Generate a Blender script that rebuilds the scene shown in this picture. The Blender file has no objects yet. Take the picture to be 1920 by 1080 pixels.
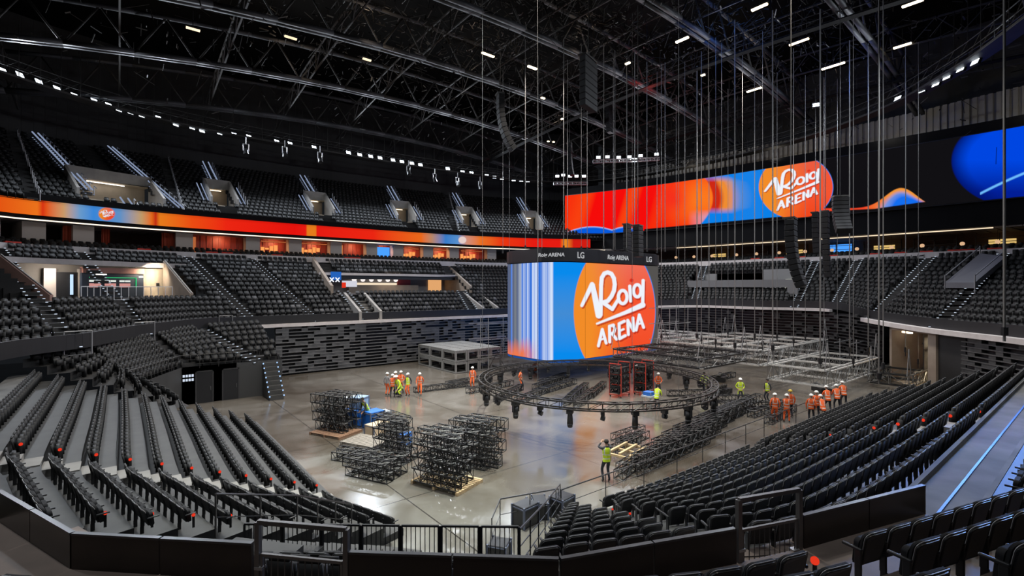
import bpy, bmesh, math, random
import numpy as np
from mathutils import Vector, Matrix
random.seed(7); np.random.seed(7)
SC = bpy.context.scene
COL = SC.collection
PI = math.pi

# ---------------------------------------------------------------- camera, world, exposure
# world axes: +X along the hall (long side), +Y across the floor, z up, arena floor at z = 0
YAW = math.radians(51.2)
FX, CX, CY, EYE = 915.0, 960.0, 540.0, 8.5
FW = Vector((math.cos(YAW), math.sin(YAW), 0)); RT = Vector((math.sin(YAW), -math.cos(YAW), 0))
cam = bpy.data.cameras.new('camera'); cam_o = bpy.data.objects.new('camera', cam); COL.objects.link(cam_o)
cam_o.location = (0, 0, EYE); cam_o.rotation_euler = (PI/2, 0, YAW-PI/2)
cam.sensor_width = 36.0; cam.lens = FX/1920*36.0; cam.clip_start = .1; cam.clip_end = 400
SC.camera = cam_o
w = bpy.data.worlds.new('world'); SC.world = w; w.use_nodes = True
w.node_tree.nodes['Background'].inputs[0].default_value = (.75, .85, 1, 1)
w.node_tree.nodes['Background'].inputs[1].default_value = .011
SC.view_settings.view_transform = 'Standard'; SC.view_settings.look = 'None'
SC.view_settings.exposure = 0.0; SC.view_settings.gamma = 1.0; SC.view_settings.use_curve_mapping = False
SC.cycles.max_bounces = 4; SC.cycles.diffuse_bounces = 2; SC.cycles.glossy_bounces = 2
SC.cycles.transmission_bounces = 2; SC.cycles.transparent_max_bounces = 6
SC.cycles.sample_clamp_indirect = 3.0
SC.cycles.use_denoising = True

def area(name, loc, target, size, power, color=(1, 1, 1), spread=PI):
    L = bpy.data.lights.new(name, 'AREA'); L.shape = 'DISK'; L.size = size; L.energy = power; L.color = color; L.spread = spread
    o = bpy.data.objects.new(name, L); COL.objects.link(o); o.location = loc
    o.rotation_euler = (Vector(target)-Vector(loc)).to_track_quat('-Z', 'Y').to_euler(); return o
# the sport lighting on the high catwalk (cool) and the high-bay lamps in the roof (warm)
for (x, y) in [(-6, 58), (4, 64), (15, 65.5), (27, 66), (40, 64.5), (52, 62)]:
    area('sport_light', (x, y, 26.3), (x*.5+14, 30, 0), 1.2, 1900, (.82, .9, 1))
for (x, y) in [(58, 44), (59, 30), (58, 15), (50, 6)]:
    area('sport_light', (x, y, 26.3), (30, 30, 0), 1.2, 1700, (.85, .92, 1))
for (x, y) in [(2, 4), (22, -2), (40, 4), (-8, 22)]:
    area('sport_light', (x, y, 26), (x*.6+12, 26, 0), 1.2, 750, (.9, .95, 1), 1.9)
for (x, y) in [(15, 20), (32, 12), (45, 22), (30, 33), (20, 45), (52, 40), (10, 33)]:
    area('high_bay_light', (x, y, 30.2), (x, y, 0), 1.0, 1500, (1, .92, .82), 1.7)
for (x, y) in [(12, 17), (20, 26)]: area('high_bay_light', (x, y, 30.2), (x-1, y, 0), 1.0, 1100, (.92, 1, .93), 1.0)

area('added_screen_glow', (46, 5, 19), (18, 2.2, 4), 2.5, 240, (.10, .32, 1), .6)  # added lamp, stands in for the blue screen's glow on the walkway

# ---------------------------------------------------------------- pixel -> place helpers (1920x1080 frame)
def ray(px, py): return FW+RT*((px-CX)/FX)+Vector((0, 0, -(py-CY)/FX))
def at_z(px, py, z=0.0):
    r = ray(px, py); d = (z-EYE)/r.z; return Vector((r.x*d, r.y*d, z))
def at_V(px, py, V):
    r = ray(px, py); d = V/r.y; return Vector((r.x*d, V, EYE+r.z*d))
def at_U(px, py, U):
    r = ray(px, py); d = U/r.x; return Vector((U, r.y*d, EYE+r.z*d))
def proj(p):
    v = Vector(p); d = v.dot(FW); l = v.dot(RT)
    return (CX+FX*l/d, CY-FX*(v.z-EYE)/d, d)

# ---------------------------------------------------------------- materials
MATS = {}
def mat(name, col=(.5, .5, .5), rough=.6, metal=0, var=0, scale=3.0, emit=0, bump=0, spec=None, stretch=None):
    if name in MATS: return MATS[name]
    m = bpy.data.materials.new(name); m.use_nodes = True; nt = m.node_tree; b = nt.nodes['Principled BSDF']
    b.inputs['Base Color'].default_value = (*col, 1); b.inputs['Roughness'].default_value = rough; b.inputs['Metallic'].default_value = metal
    if spec is not None: b.inputs['Specular IOR Level'].default_value = spec
    if emit:
        b.inputs['Emission Color'].default_value = (*col, 1); b.inputs['Emission Strength'].default_value = emit
    if var or bump:
        tc = nt.nodes.new('ShaderNodeTexCoord'); n = nt.nodes.new('ShaderNodeTexNoise'); n.inputs['Scale'].default_value = scale; n.inputs['Detail'].default_value = 5
        mp = nt.nodes.new('ShaderNodeMapping'); nt.links.new(tc.outputs['Object'], mp.inputs[0]); nt.links.new(mp.outputs[0], n.inputs['Vector'])
        if stretch: mp.inputs['Scale'].default_value = stretch
        if var:
            r = nt.nodes.new('ShaderNodeValToRGB'); e = r.color_ramp.elements
            e[0].position = .3; e[1].position = .7
            e[0].color = (*[c*(1-var) for c in col], 1); e[1].color = (*[min(1, c*(1+var)) for c in col], 1)
            nt.links.new(n.outputs['Fac'], r.inputs[0]); nt.links.new(r.outputs[0], b.inputs['Base Color'])
        if bump:
            bp = nt.nodes.new('ShaderNodeBump'); bp.inputs['Strength'].default_value = bump; bp.inputs['Distance'].default_value = .02
            nt.links.new(n.outputs['Fac'], bp.inputs['Height']); nt.links.new(bp.outputs[0], b.inputs['Normal'])
    MATS[name] = m; return m
def emis(name, col, s):
    if name in MATS: return MATS[name]
    m = bpy.data.materials.new(name); m.use_nodes = True; nt = m.node_tree; nt.nodes.clear()
    e = nt.nodes.new('ShaderNodeEmission'); e.inputs[0].default_value = (*col, 1); e.inputs[1].default_value = s
    o = nt.nodes.new('ShaderNodeOutputMaterial'); nt.links.new(e.outputs[0], o.inputs[0]); MATS[name] = m; return m
def emis_attr(name, s):
    m = emis(name, (1, 1, 1), s); nt = m.node_tree
    a = nt.nodes.new('ShaderNodeVertexColor'); a.layer_name = 'picture'
    e = [n for n in nt.nodes if n.type == 'EMISSION'][0]; nt.links.new(a.outputs[0], e.inputs[0]); return m
def toned(name, rough=.6, lo=.02, hi=.1, tint=(1, 1, 1.1)):
    m = mat(name, (lo, lo, lo), rough); nt = m.node_tree; b = nt.nodes['Principled BSDF']
    a = nt.nodes.new('ShaderNodeAttribute'); a.attribute_name = 'tone'
    r = nt.nodes.new('ShaderNodeValToRGB'); e = r.color_ramp.elements
    e[0].color = (*[lo*t for t in tint], 1); e[1].color = (*[hi*t for t in tint], 1)
    nt.links.new(a.outputs['Fac'], r.inputs[0]); nt.links.new(r.outputs[0], b.inputs['Base Color']); return m

# ---------------------------------------------------------------- mesh helpers
class MB:
    """collects quads and boxes, links them as one mesh"""
    def __init__(s): s.v = []; s.f = []; s.m = []
    def quad(s, a, b, c, d, m=0):
        n = len(s.v); s.v += [tuple(a), tuple(b), tuple(c), tuple(d)]; s.f.append((n, n+1, n+2, n+3)); s.m.append(m)
    def poly(s, pts, m=0):
        n = len(s.v); s.v += [tuple(p) for p in pts]; s.f.append(tuple(range(n, n+len(pts)))); s.m.append(m)
    def hexa(s, p, m=0):
        n = len(s.v); s.v += [tuple(q) for q in p]
        for f in ((0, 3, 2, 1), (4, 5, 6, 7), (0, 1, 5, 4), (1, 2, 6, 5), (2, 3, 7, 6), (3, 0, 4, 7)):
            s.f.append(tuple(n+i for i in f)); s.m.append(m)
    def box(s, x0, x1, y0, y1, z0, z1, m=0):
        s.hexa([(x0, y0, z0), (x1, y0, z0), (x1, y1, z0), (x0, y1, z0), (x0, y0, z1), (x1, y0, z1), (x1, y1, z1), (x0, y1, z1)], m)
    def obox(s, c, rz, sx, sy, z0, z1, m=0):
        ca, sa = math.cos(rz), math.sin(rz); q = []
        for (x, y) in ((-sx/2, -sy/2), (sx/2, -sy/2), (sx/2, sy/2), (-sx/2, sy/2)): q.append((c[0]+x*ca-y*sa, c[1]+x*sa+y*ca))
        s.hexa([(x, y, z0) for x, y in q]+[(x, y, z1) for x, y in q], m)
    def bar(s, a, b, r=.03, n=4, m=0, r2=None):
        a = Vector(a); b = Vector(b); d = b-a
        if d.length < 1e-6: return
        d.normalize(); u = d.orthogonal() if abs(d.z) > .9 else d.cross(Vector((0, 0, 1))); u.normalize(); w_ = d.cross(u)
        r2 = r if r2 is None else r2
        k = len(s.v); off = PI/4 if n == 4 else 0
        for (p, rr) in ((a, r), (b, r2)):
            for i in range(n):
                t = 2*PI*i/n+off; s.v.append(tuple(p+(u*math.cos(t)+w_*math.sin(t))*rr))
        for i in range(n):
            j = (i+1) % n; s.f.append((k+i, k+j, k+n+j, k+n+i)); s.m.append(m)
        s.f.append(tuple(k+i for i in reversed(range(n)))); s.m.append(m)
        s.f.append(tuple(k+n+i for i in range(n))); s.m.append(m)
    def path(s, pts, r=.03, n=4, m=0):
        for a, b in zip(pts[:-1], pts[1:]): s.bar(a, b, r, n, m)
    def truss(s, a, b, wd=.4, h=.4, r=.025, step=.5, m=0, up=Vector((0, 0, 1)), rail=None, mr=None):
        """box truss from a to b: four chords, verticals and zigzag lacing"""
        a = Vector(a); b = Vector(b); d = (b-a); L = d.length; d.normalize()
        sd = d.cross(up); sd = sd.normalized() if sd.length > 1e-3 else Vector((1, 0, 0)); upv = sd.cross(d).normalized()
        cs = [sd*(wd/2*i)+upv*(h/2*j) for (i, j) in ((-1, -1), (1, -1), (1, 1), (-1, 1))]
        for c in cs: s.bar(a+c, b+c, rail or r*1.3, 4, m if mr is None else mr)
        n = max(1, int(round(L/step)))
        for i in range(n+1):
            p = a+d*(L*i/n)
            for j in range(4): s.bar(p+cs[j], p+cs[(j+1) % 4], r*.8, 3, m)
            if i < n:
                q = a+d*(L*(i+1)/n)
                for j in range(4):
                    k = (j+1) % 4
                    s.bar((p+cs[j]) if i % 2 else (p+cs[k]), (q+cs[k]) if i % 2 else (q+cs[j]), r*.8, 3, m)
    def build(s, name, mats, parent=None, smooth=False):
        me = bpy.data.meshes.new(name); me.from_pydata(s.v, [], s.f)
        for m in (mats if isinstance(mats, (list, tuple)) else [mats]): me.materials.append(m)
        if any(s.m): me.polygons.foreach_set('material_index', s.m)
        if smooth: me.polygons.foreach_set('use_smooth', [True]*len(s.f))
        me.update(); o = bpy.data.objects.new(name, me); COL.objects.link(o)
        if parent: o.parent = parent
        return o

def tag(o, label=None, cat=None, group=None, kind=None):
    if label: o['label'] = label
    if cat: o['category'] = cat
    if group: o['group'] = group
    if kind: o['kind'] = kind
    return o
def struct(o): o['kind'] = 'structure'; return o
def empty(name, loc=(0, 0, 0), rz=0):
    o = bpy.data.objects.new(name, None); COL.objects.link(o); o.location = loc; o.rotation_euler = (0, 0, rz); o.empty_display_size = .2; return o
def copy_tree(o, parent=None):
    c = o.copy(); COL.objects.link(c)
    if parent: c.parent = parent
    for ch in list(o.children): copy_tree(ch, c)
    return c
ORD = ['first', 'second', 'third', 'fourth', 'fifth', 'sixth', 'seventh', 'eighth', 'ninth', 'tenth', 'eleventh', 'twelfth', 'thirteenth', 'fourteenth',
       'fifteenth', 'sixteenth', 'seventeenth', 'eighteenth', 'nineteenth', 'twentieth']
def nth(i):
    if i < 20: return ORD[i]
    n = i+1; return str(n)+{1: 'st', 2: 'nd', 3: 'rd'}.get(n % 10, 'th')
def ranked(objs, template, cat, group, key=None):
    """labels that count things from left to right as they hang in the hall"""
    key = key or (lambda o: proj(o.matrix_basis.translation)[0])
    for i, o in enumerate(sorted(objs, key=key)): tag(o, template % nth(i), cat, group)

def bevel_box(sx, sy, sz, r=.02, seg=2, off=(0, 0, 0), taper=None):
    bm = bmesh.new(); bmesh.ops.create_cube(bm, size=1)
    bmesh.ops.scale(bm, vec=(sx, sy, sz), verts=bm.verts); bmesh.ops.translate(bm, vec=off, verts=bm.verts)
    bmesh.ops.bevel(bm, geom=list(bm.edges), offset=r, segments=seg, affect='EDGES', profile=.6); return bm
def bm_obj(name, bm, m, parent=None, smooth=True):
    me = bpy.data.meshes.new(name); bm.to_mesh(me); bm.free()
    for x in (m if isinstance(m, (list, tuple)) else [m]): me.materials.append(x)
    if smooth: me.polygons.foreach_set('use_smooth', [True]*len(me.polygons))
    o = bpy.data.objects.new(name, me); COL.objects.link(o)
    if parent: o.parent = parent
    return o

def cr(points, n=12):
    """Catmull-Rom through 3D points"""
    P = [Vector(p) for p in points]; P = [P[0]*2-P[1]]+P+[P[-1]*2-P[-2]]; out = []
    for i in range(1, len(P)-2):
        for k in range(n):
            t = k/n; a, b, c, d = P[i-1:i+3]
            out.append(.5*((2*b)+(c-a)*t+(2*a-5*b+4*c-d)*t*t+(3*b-a-3*c+d)*t**3))
    out.append(P[-2]); return out

M_floor = mat('polished_concrete', (.30, .29, .275), .22, 0)
M_conc = mat('stand_concrete', (.030, .029, .029), .75, 0, .2, 1.5)
M_concL = mat('light_concrete', (.26, .25, .235), .7, 0, .15, 1.2)
M_beige = mat('beige_concrete', (.32, .26, .21), .7, 0, .12, 1.2)
M_deck = mat('stand_decking', (.050, .049, .047), .55, 0, .18, 2.0)
M_black = mat('black_paint', (.012, .012, .014), .5)
M_dark = mat('dark_cladding', (.012, .012, .013), .7, 0, .3, .6)
M_steel = mat('dark_steel', (.05, .048, .046), .5, .3, .3, 2)
M_alu = mat('aluminium', (.42, .42, .43), .38, .8, .15, 4)
M_galv = mat('galvanised', (.35, .35, .36), .5, .5)
M_chain = mat('chain_steel', (.19, .185, .18), .55, .2)
M_band = mat('pale_parapet_band', (.66, .61, .60), .6, 0, .08, 2)
M_seatF = mat('seat_fabric', (.010, .010, .012), .8, 0, .2, 60)
M_seatP = mat('seat_plastic', (.020, .021, .024), .4)
M_rim = mat('seat_rim', (.20, .20, .205), .4)
M_pad = mat('seat_far', (.03, .03, .035), .7)

# ---------------------------------------------------------------- the bowl
SEATS = []          # (x, y, z, rz, tone, block, row, idx)
class Loft:
    """stepped terrace between a front curve A and a back curve B (3D control points), n rows"""
    def __init__(s, A, B, n, sub=10):
        s.A = cr(A, sub); s.B = cr(B, sub); s.n = n; s.M = len(s.A)
    def pt(s, j, t):      # j = float index along, t = 0..1 front to back
        j = max(0, min(s.M-1.0001, j)); i = int(j); f = j-i
        a = s.A[i].lerp(s.A[i+1], f); b = s.B[i].lerp(s.B[i+1], f); return a.lerp(b, t)
    def steps(s, name, m, hole=None, parent=None):
        mb = MB(); n = s.n
        for i in range(n):
            z0 = i/n
            for j in range(s.M-1):
                a, b = s.pt(j, i/n), s.pt(j+1, i/n); c, d = s.pt(j+1, (i+1)/n), s.pt(j, (i+1)/n)
                mid = (a+b+c+d)/4
                if hole and hole(mid.x, mid.y, i): continue
                za, zb = a.z, b.z
                mb.quad((a.x, a.y, za), (b.x, b.y, zb), (c.x, c.y, zb), (d.x, d.y, za))
                rz_ = (c.z-b.z); mb.quad((d.x, d.y, za), (c.x, c.y, zb), (c.x, c.y, zb+rz_), (d.x, d.y, za+(d.z-a.z)))
        return mb.build(name, m, parent)
    def seats(s, block, pitch=.52, skip=None, aisles=(), tone=None, frac=.68, rows=None, aw=.65, trim=(0, 0)):
        n = s.n
        for i in range(n):
            if rows and i not in rows: continue
            t = (i+frac)/n; pts = [s.pt(j, t) for j in range(s.M)]; zs = [s.pt(j, i/n).z for j in range(s.M)]
            cum = [0]
            for a, b in zip(pts[:-1], pts[1:]): cum.append(cum[-1]+(b-a).to_2d().length)
            d = trim[0]+pitch/2; j = 0; idx = 0
            al = [(Vector(p0).lerp(Vector(p1), t), w_) for (p0, p1, w_) in aisles]
            while d < cum[-1]-trim[1]:
                while cum[j+1] < d: j += 1
                f = (d-cum[j])/(cum[j+1]-cum[j]); p = pts[j].lerp(pts[j+1], f); z = zs[j]*(1-f)+zs[j+1]*f
                tg = (pts[j+1]-pts[j]).to_2d(); nb = (s.pt(j, 1)-s.pt(j, 0)).to_2d()
                nrm = Vector((-tg.y, tg.x)); nrm = nrm if nrm.dot(nb) > 0 else -nrm
                rz = math.atan2(nrm.y, nrm.x)-PI/2       # local +y points to the back of the stand
                d += pitch
                if any((Vector((p.x, p.y))-Vector((a.x, a.y))).length < w_ for a, w_ in al): idx = idx+1; continue
                if skip and skip(p.x, p.y, i): idx += 1; continue
                tn = tone(p.x, p.y, i) if tone else .15*random.random()
                SEATS.append((p.x, p.y, z, rz, tn, block, i, idx)); idx += 1

def crop_tone(x, y, i):      # far blocks: mostly black shells with scattered grey ones
    if not (7 < x < 40 and y > 50): return .10*random.random()
    r = random.random(); return .75+.25*random.random() if r < .16 else (.35 if r < .3 else .08*random.random())

# front parapet (F) and suite balcony (B) curves, far side from left corner round to the near right corner
F = [(-6, 22, 5.3), (-4.2, 31.6, 5.3), (-1.4, 35.6, 5.3), (1, 41, 5.3), (5.5, 48.6, 5.2), (10, 50.8, 5.1), (20, 51, 5.1), (30, 51, 5.1), (40, 50.6, 5.1), (50, 50, 5.3), (56, 46.5, 5.6), (60, 42, 6), (62, 36, 6.2), (62, 28, 6.2), (62, 20, 6.2), (58, 15.6, 5.6), (52, 9.8, 5.3), (46.7, 4.7, 5.3), (42, .5, 5.3)]
B = [(-14, 42, 12), (-11, 53, 12), (-8, 59, 12), (-3, 61, 12), (3, 62.4, 12), (10, 62.8, 12), (20, 62.8, 12), (30, 62.2, 12), (40, 60.9, 12), (50, 58, 12), (57.5, 54, 12), (63, 48.5, 12), (65.7, 40, 12), (66.7, 31, 12), (67.4, 21, 12), (67.8, 14, 12), (67.5, 5, 12), (62, -6, 12), (56, -12, 12)]
NR = 15
low = Loft(F, B, NR)
def in_px(poly):
    def f(x, y, z):
        u, v, d = proj((x, y, z)); c = False
        for k in range(len(poly)):
            (x1, y1), (x2, y2) = poly[k], poly[k-1]
            if (y1 > v) != (y2 > v) and u < (x2-x1)*(v-y1)/(y2-y1)+x1: c = not c
        return c
    return f
# openings in the lower terrace: the concession recess of the far side, the corner concourse, the end recesses
def low_hole(x, y, i):
    if 18.6 < x < 37.4 and y > 50 and 6 <= i <= 10: return True          # far concession recess
    if x < 6.3 and y > 38 and 5 <= i <= 11 and x+1.0*(i-5)*.35 < 6.3: return True         # corner concourse
    if x > 61 and 24.5 < y < 38.5 and 5 <= i <= 10: return True
    return False
struct(low.steps('floor_lower_terrace', M_conc, low_hole))
AL = []
def aisle_pts(pa, pb):     # pixel of foot and head of an aisle on the lower terrace -> front / back points
    best = []
    for (px, py), C in ((pa, low.A), (pb, low.B)):
        best.append(min(C, key=lambda q: abs(proj(q)[0]-px)+(1e4 if proj(q)[2] < 1 else 0)))
    return best
lowA = [((485, 615), (345, 478), .75), ((690, 600), (590, 485), 1.2), ((890, 585), (835, 490), 1.2), ((600, 600), (470, 480), .6), ((270, 630), (150, 470), .7), ((130, 655), (0, 460), .7)]
AISL = []
for pa, pb, w_ in lowA:
    a, b = aisle_pts(pa, pb); AISL.append((a, b, w_))
for (a, b) in (((62, 37), (66, 37.6)), ((62, 24), (67, 23.4)), ((62, 20), (67.4, 19)), ((57.5, 15.2), (67.9, 12.5)), ((51.5, 9.3), (67.5, 7))):
    AISL.append((Vector((*a, 6)), Vector((*b, 12)), .8))
low.seats('lower', .55, low_hole, AISL, crop_tone)

# upper tier, far side and left
A2 = [(-13, 52, 16.2), (-8.6, 57.8, 16.2), (-3, 61, 16.2), (3, 62.6, 16.2), (10, 63.3, 16.2), (20, 63.4, 16.2), (30, 62.8, 16.2), (40, 61.5, 16.2), (50, 58.6, 16.2), (56.5, 55.6, 16.2), (61, 52, 16.2)]
B2 = [(-26, 60, 25), (-18, 68.5, 25), (-9, 73.5, 25), (0, 76, 25), (9, 77, 25), (20, 77.2, 25), (32, 76.6, 25), (44, 75, 25), (55, 72, 25), (64, 68, 25), (71, 62, 25)]
upp = Loft(A2, B2, 17)
VOMS = [(225, 366, 3.6, 'wide'), (420, 376, 1.4, ''), (602, 392, 1.4, ''), (762, 405, 1.4, ''), (882, 414, 1.3, ''), (1002, 420, 1.3, '')]
UPV = []
AIS2 = []
for (px, py, hw, k) in VOMS:
    # place on the terrace row whose tread projects there
    best = None
    for j in range(0, (upp.M-1)*4):
        for i in range(2, 15):
            p = upp.pt(j/4, i/17); u, v, d = proj(p)
            e = abs(u-px)+abs(v-(py+6))
            if best is None or e < best[0]: best = (e, j/4, i, p)
    _, j, i, p = best; q = upp.pt(j, 1); fr = upp.pt(j, 0)
    UPV.append((p, j, i, hw, k)); AIS2.append((fr, q, .9)); 
for (px, topx) in ((190, 62), (345, 213), (330, 300), (860, 835), (60, 10)):
    a = min(upp.A, key=lambda q: abs(proj(q)[0]-px)); b = min(upp.B, key=lambda q: abs(proj(q)[0]-topx)); AIS2.append((a, b, .6))
def up_hole(x, y, i):
    for (p, j, r, hw, k) in UPV:
        t = (i+.5)/17; c = upp.pt(j, t)
        if r-1 <= i <= r+3 and (Vector((x, y))-Vector((c.x, c.y))).length < hw: return True
    return False
struct(upp.steps('floor_upper_terrace', mat('upper_concrete', (.014, .0135, .0135), .8, 0, .2, 1.5), up_hole))
upp.seats('upper', .55, up_hole, AIS2, lambda x, y, i: .12*random.random())
# second aisle beside the wide vomitory (lit stairs)
def ring_wall(name, C, z0, z1, m, th=.25, off=0, parent=None, closed=False):
    mb = MB()
    for a, b in zip(C[:-1], C[1:]):
        d = (b-a).to_2d().normalized(); n = Vector((-d.y, d.x))
        p = [a.to_2d()+n*off, b.to_2d()+n*off, b.to_2d()+n*(off+th), a.to_2d()+n*(off+th)]
        mb.hexa([(q.x, q.y, z0) for q in p]+[(q.x, q.y, z1) for q in p])
    return mb.build(name, m, parent)
def clip(C, f): return [p for p in C if f(p)]
# ledge along the top of the retracted seating (far + right end + near right corner)
Fl = clip(low.A, lambda p: p.x > 9.0)
def ledge(name, C, dz0, dz1, dep, m):
    mb = MB()
    for a, b in zip(C[:-1], C[1:]):
        d = (b-a).to_2d().normalized(); n = Vector((-d.y, d.x))   # left of travel = outwards? travel +x on far side, n=+y outwards
        p = [a.to_2d()-n*dep, b.to_2d()-n*dep, b.to_2d()+n*.02, a.to_2d()+n*.02]; za = (a.z, b.z, b.z, a.z)
        mb.hexa([(q.x, q.y, z+dz0) for q, z in zip(p, za)]+[(q.x, q.y, z+dz1) for q, z in zip(p, za)])
    return mb.build(name, m)
struct(ledge('trim_1', clip(Fl, lambda p: p.y > 19.5), -.36, -.06, .6, M_band)); struct(ledge('trim_9', clip(Fl, lambda p: p.y < 15.8), -.42, -.05, .75, M_band))
struct(ledge('trim_2', low.A, -.05, .75, .12, M_black))
# suite balcony front, slab, ceiling line, ribbon board, upper parapet
Bc = low.B
struct(ring_wall('trim_3', Bc, 11.7, 12.35, M_band, .3, -.3))
struct(ring_wall('floor_suite_balcony', Bc, 11.6, 11.9, M_dark, 7.0, 0))
Rb = clip(Bc, lambda p: p.x < 61 and p.y > 40)
struct(ring_wall('ceiling_suites', Bc, 14.55, 14.8, mat('suite_ceiling', (.25, .22, .2), .7), 7.0, .6))

# ---------------------------------------------------------------- LED pictures (numpy, written as a colour attribute on the screen's own mesh)
def s2l(c): c = np.asarray(c, float)/255.; return np.where(c <= .04045, c/12.92, ((c+.055)/1.055)**2.4)
def seg_d(X, Y, a, b, w0, w1):
    ax, ay = a; bx, by = b; dx, dy = bx-ax, by-ay; L = dx*dx+dy*dy+1e-9
    t = np.clip(((X-ax)*dx+(Y-ay)*dy)/L, 0, 1); return np.hypot(X-ax-t*dx, Y-ay-t*dy)-(w0+(w1-w0)*t)/2
def strokes(X, Y):
    """lettering of the venue sign in its own sheet coordinates"""
    D = np.full(X.shape, 1e9)
    def pl(pts, w0, w1=None):
        nonlocal D
        w1 = w0 if w1 is None else w1; n = len(pts)-1
        for k in range(n):
            D = np.minimum(D, seg_d(X, Y, pts[k], pts[k+1], w0+(w1-w0)*k/n, w0+(w1-w0)*(k+1)/n))
    def ell(cx, cy, rx, ry, w_): pl([(cx+rx*math.cos(t/16*PI), cy+ry*math.sin(t/16*PI)) for t in range(33)], w_)
    pl([(662, 530), (752, 345)], 28, 42); pl([(756, 352), (812, 615)], 44, 58); pl([(828, 612), (832, 350)], 34)
    pl([(832, 350), (838, 285), (860, 248), (890, 238), (922, 250), (945, 290), (952, 345), (945, 400), (922, 450), (890, 490), (845, 503)], 36)
    pl([(850, 505), (930, 562), (988, 468)], 36, 28)
    ell(1022, 455, 38, 58, 29); pl([(1084, 360), (1092, 490)], 28); ell(1150, 400, 33, 54, 28)
    pl([(1202, 310), (1198, 520)], 29); pl([(1198, 525), (1050, 590), (795, 690)], 48, 17)
    A = 26
    pl([(808, 885), (842, 740), (876, 860)], A); pl([(822, 835), (868, 815)], 16)
    pl([(908, 850), (905, 712), (940, 702), (955, 735), (942, 768), (908, 785)], A); pl([(930, 778), (966, 826)], A)
    pl([(1045, 795), (994, 822), (990, 690), (1036, 668)], A); pl([(992, 755), (1030, 738)], 18)
    pl([(1072, 785), (1066, 660), (1118, 752), (1112, 640)], A)
    pl([(1140, 745), (1168, 612), (1206, 722)], A); pl([(1150, 698), (1196, 680)], 16)
    return D
def affine(src, dst):
    A_ = np.array([[x, y, 1] for x, y in src], float); return np.linalg.solve(A_, np.array(dst, float))
TO_SHEET = affine([(950, 460), (1260, 460), (950, 690)], [(0, 0), (1456, 0), (0, 1080)])
SECOND = affine([(1433, 359), (1536, 316), (1455, 395)], [(1089, 574), (1207, 524), (1119, 650)])
def sheet(px, py, M1=None):
    P = np.stack([px, py, np.ones_like(px)], -1)
    if M1 is not None: P = np.concatenate([P@M1, np.ones_like(px)[..., None]], -1)
    q = P@TO_SHEET; return q[..., 0], q[..., 1]
def mix(a, b, t): t = np.clip(t, 0, 1)[..., None]; return a*(1-t)+b*t
def logo_on(col, px, py, cx, cy, rx, ry, M1, top=(232, 128, 112)):
    e = np.hypot((px-cx)/rx, (py-cy)/ry); u = (px-cx)/rx; v = (py-cy)/ry
    base = mix(s2l((242, 140, 40))+0*px[..., None], s2l((244, 84, 48))+0*px[..., None], (u+.55)/.9)
    base = mix(base, s2l(top)+0*px[..., None], (-v-.15)*.9*(u > -.9)*np.clip(u+.8, 0, 1))
    base = mix(base, s2l((240, 66, 20))+0*px[..., None], (v-.2)*1.3*np.clip(u+.6, 0, 1))
    X, Y = sheet(px, py, M1); D2 = strokes(X-10, Y-16); D = strokes(X, Y)
    base = mix(base, s2l((180, 40, 20))+0*px[..., None], (D2 < 0)*.75)
    base = mix(base, s2l((238, 243, 252))+0*px[..., None], np.clip(.5-D/6, 0, 1))
    dd = np.hypot(X-1100, Y-308)-17; base = mix(base, s2l((225, 50, 30))+0*px[..., None], np.clip(.5-dd/6, 0, 1))
    return mix(col, base, np.clip((1-e)*rx*.7, 0, 1))
def noise1(x, seed=0):
    x = np.asarray(x, float)+seed*17.3; i = np.floor(x); f = x-i; f = f*f*(3-2*f)
    h = lambda k: np.modf(np.abs(np.sin(k*127.1+seed*3.7)*43758.5453))[0]
    return h(i)*(1-f)+h(i+1)*f
def screen(name, curve, z0, z1, nz, picture, m, parent=None, flip=False, label=None):
    """curved LED wall: fine grid that follows the plan curve, its picture in the colour attribute"""
    C = np.array([[p[0], p[1]] for p in curve]); Z = np.linspace(z1, z0, nz)
    n = len(C); V = np.zeros((nz, n, 3)); V[..., 0] = C[:, 0]; V[..., 1] = C[:, 1]; V[..., 2] = Z[:, None]
    f = np.array([FW.x, FW.y]); r = np.array([RT.x, RT.y]); dep = V[..., :2]@f; lat = V[..., :2]@r
    px = CX+FX*lat/dep; py = CY-FX*(V[..., 2]-EYE)/dep
    s = np.concatenate([[0], np.cumsum(np.hypot(*np.diff(C, axis=0).T))]); S = np.broadcast_to(s, (nz, n)); T = (V[..., 2]-z0)/(z1-z0)
    rgb = picture(px, py, S, T)
    idx = np.arange(nz*n).reshape(nz, n); q = np.stack([idx[:-1, :-1], idx[1:, :-1], idx[1:, 1:], idx[:-1, 1:]], -1).reshape(-1, 4)
    me = bpy.data.meshes.new(name); me.from_pydata(V.reshape(-1, 3).tolist(), [], q.tolist()); me.materials.append(m)
    a = me.color_attributes.new('picture', 'FLOAT_COLOR', 'POINT'); a.data.foreach_set('color', np.concatenate([rgb.reshape(-1, 3), np.ones((nz*n, 1))], 1).astype(np.float32).ravel())
    o = bpy.data.objects.new(name, me); COL.objects.link(o)
    if parent: o.parent = parent
    return o
def resample(C, st):
    P = np.array([[p[0], p[1]] for p in C]); s = np.concatenate([[0], np.cumsum(np.hypot(*np.diff(P, axis=0).T))])
    t = np.arange(0, s[-1], st); return np.stack([np.interp(t, s, P[:, 0]), np.interp(t, s, P[:, 1])], 1)
def offset(C, o_):
    out = []
    for k, p in enumerate(C):
        a = C[max(0, k-1)]; b = C[min(len(C)-1, k+1)]; d = Vector((b[0]-a[0], b[1]-a[1])).normalized(); out.append((p[0]-d.y*o_, p[1]+d.x*o_))
    return out

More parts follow.
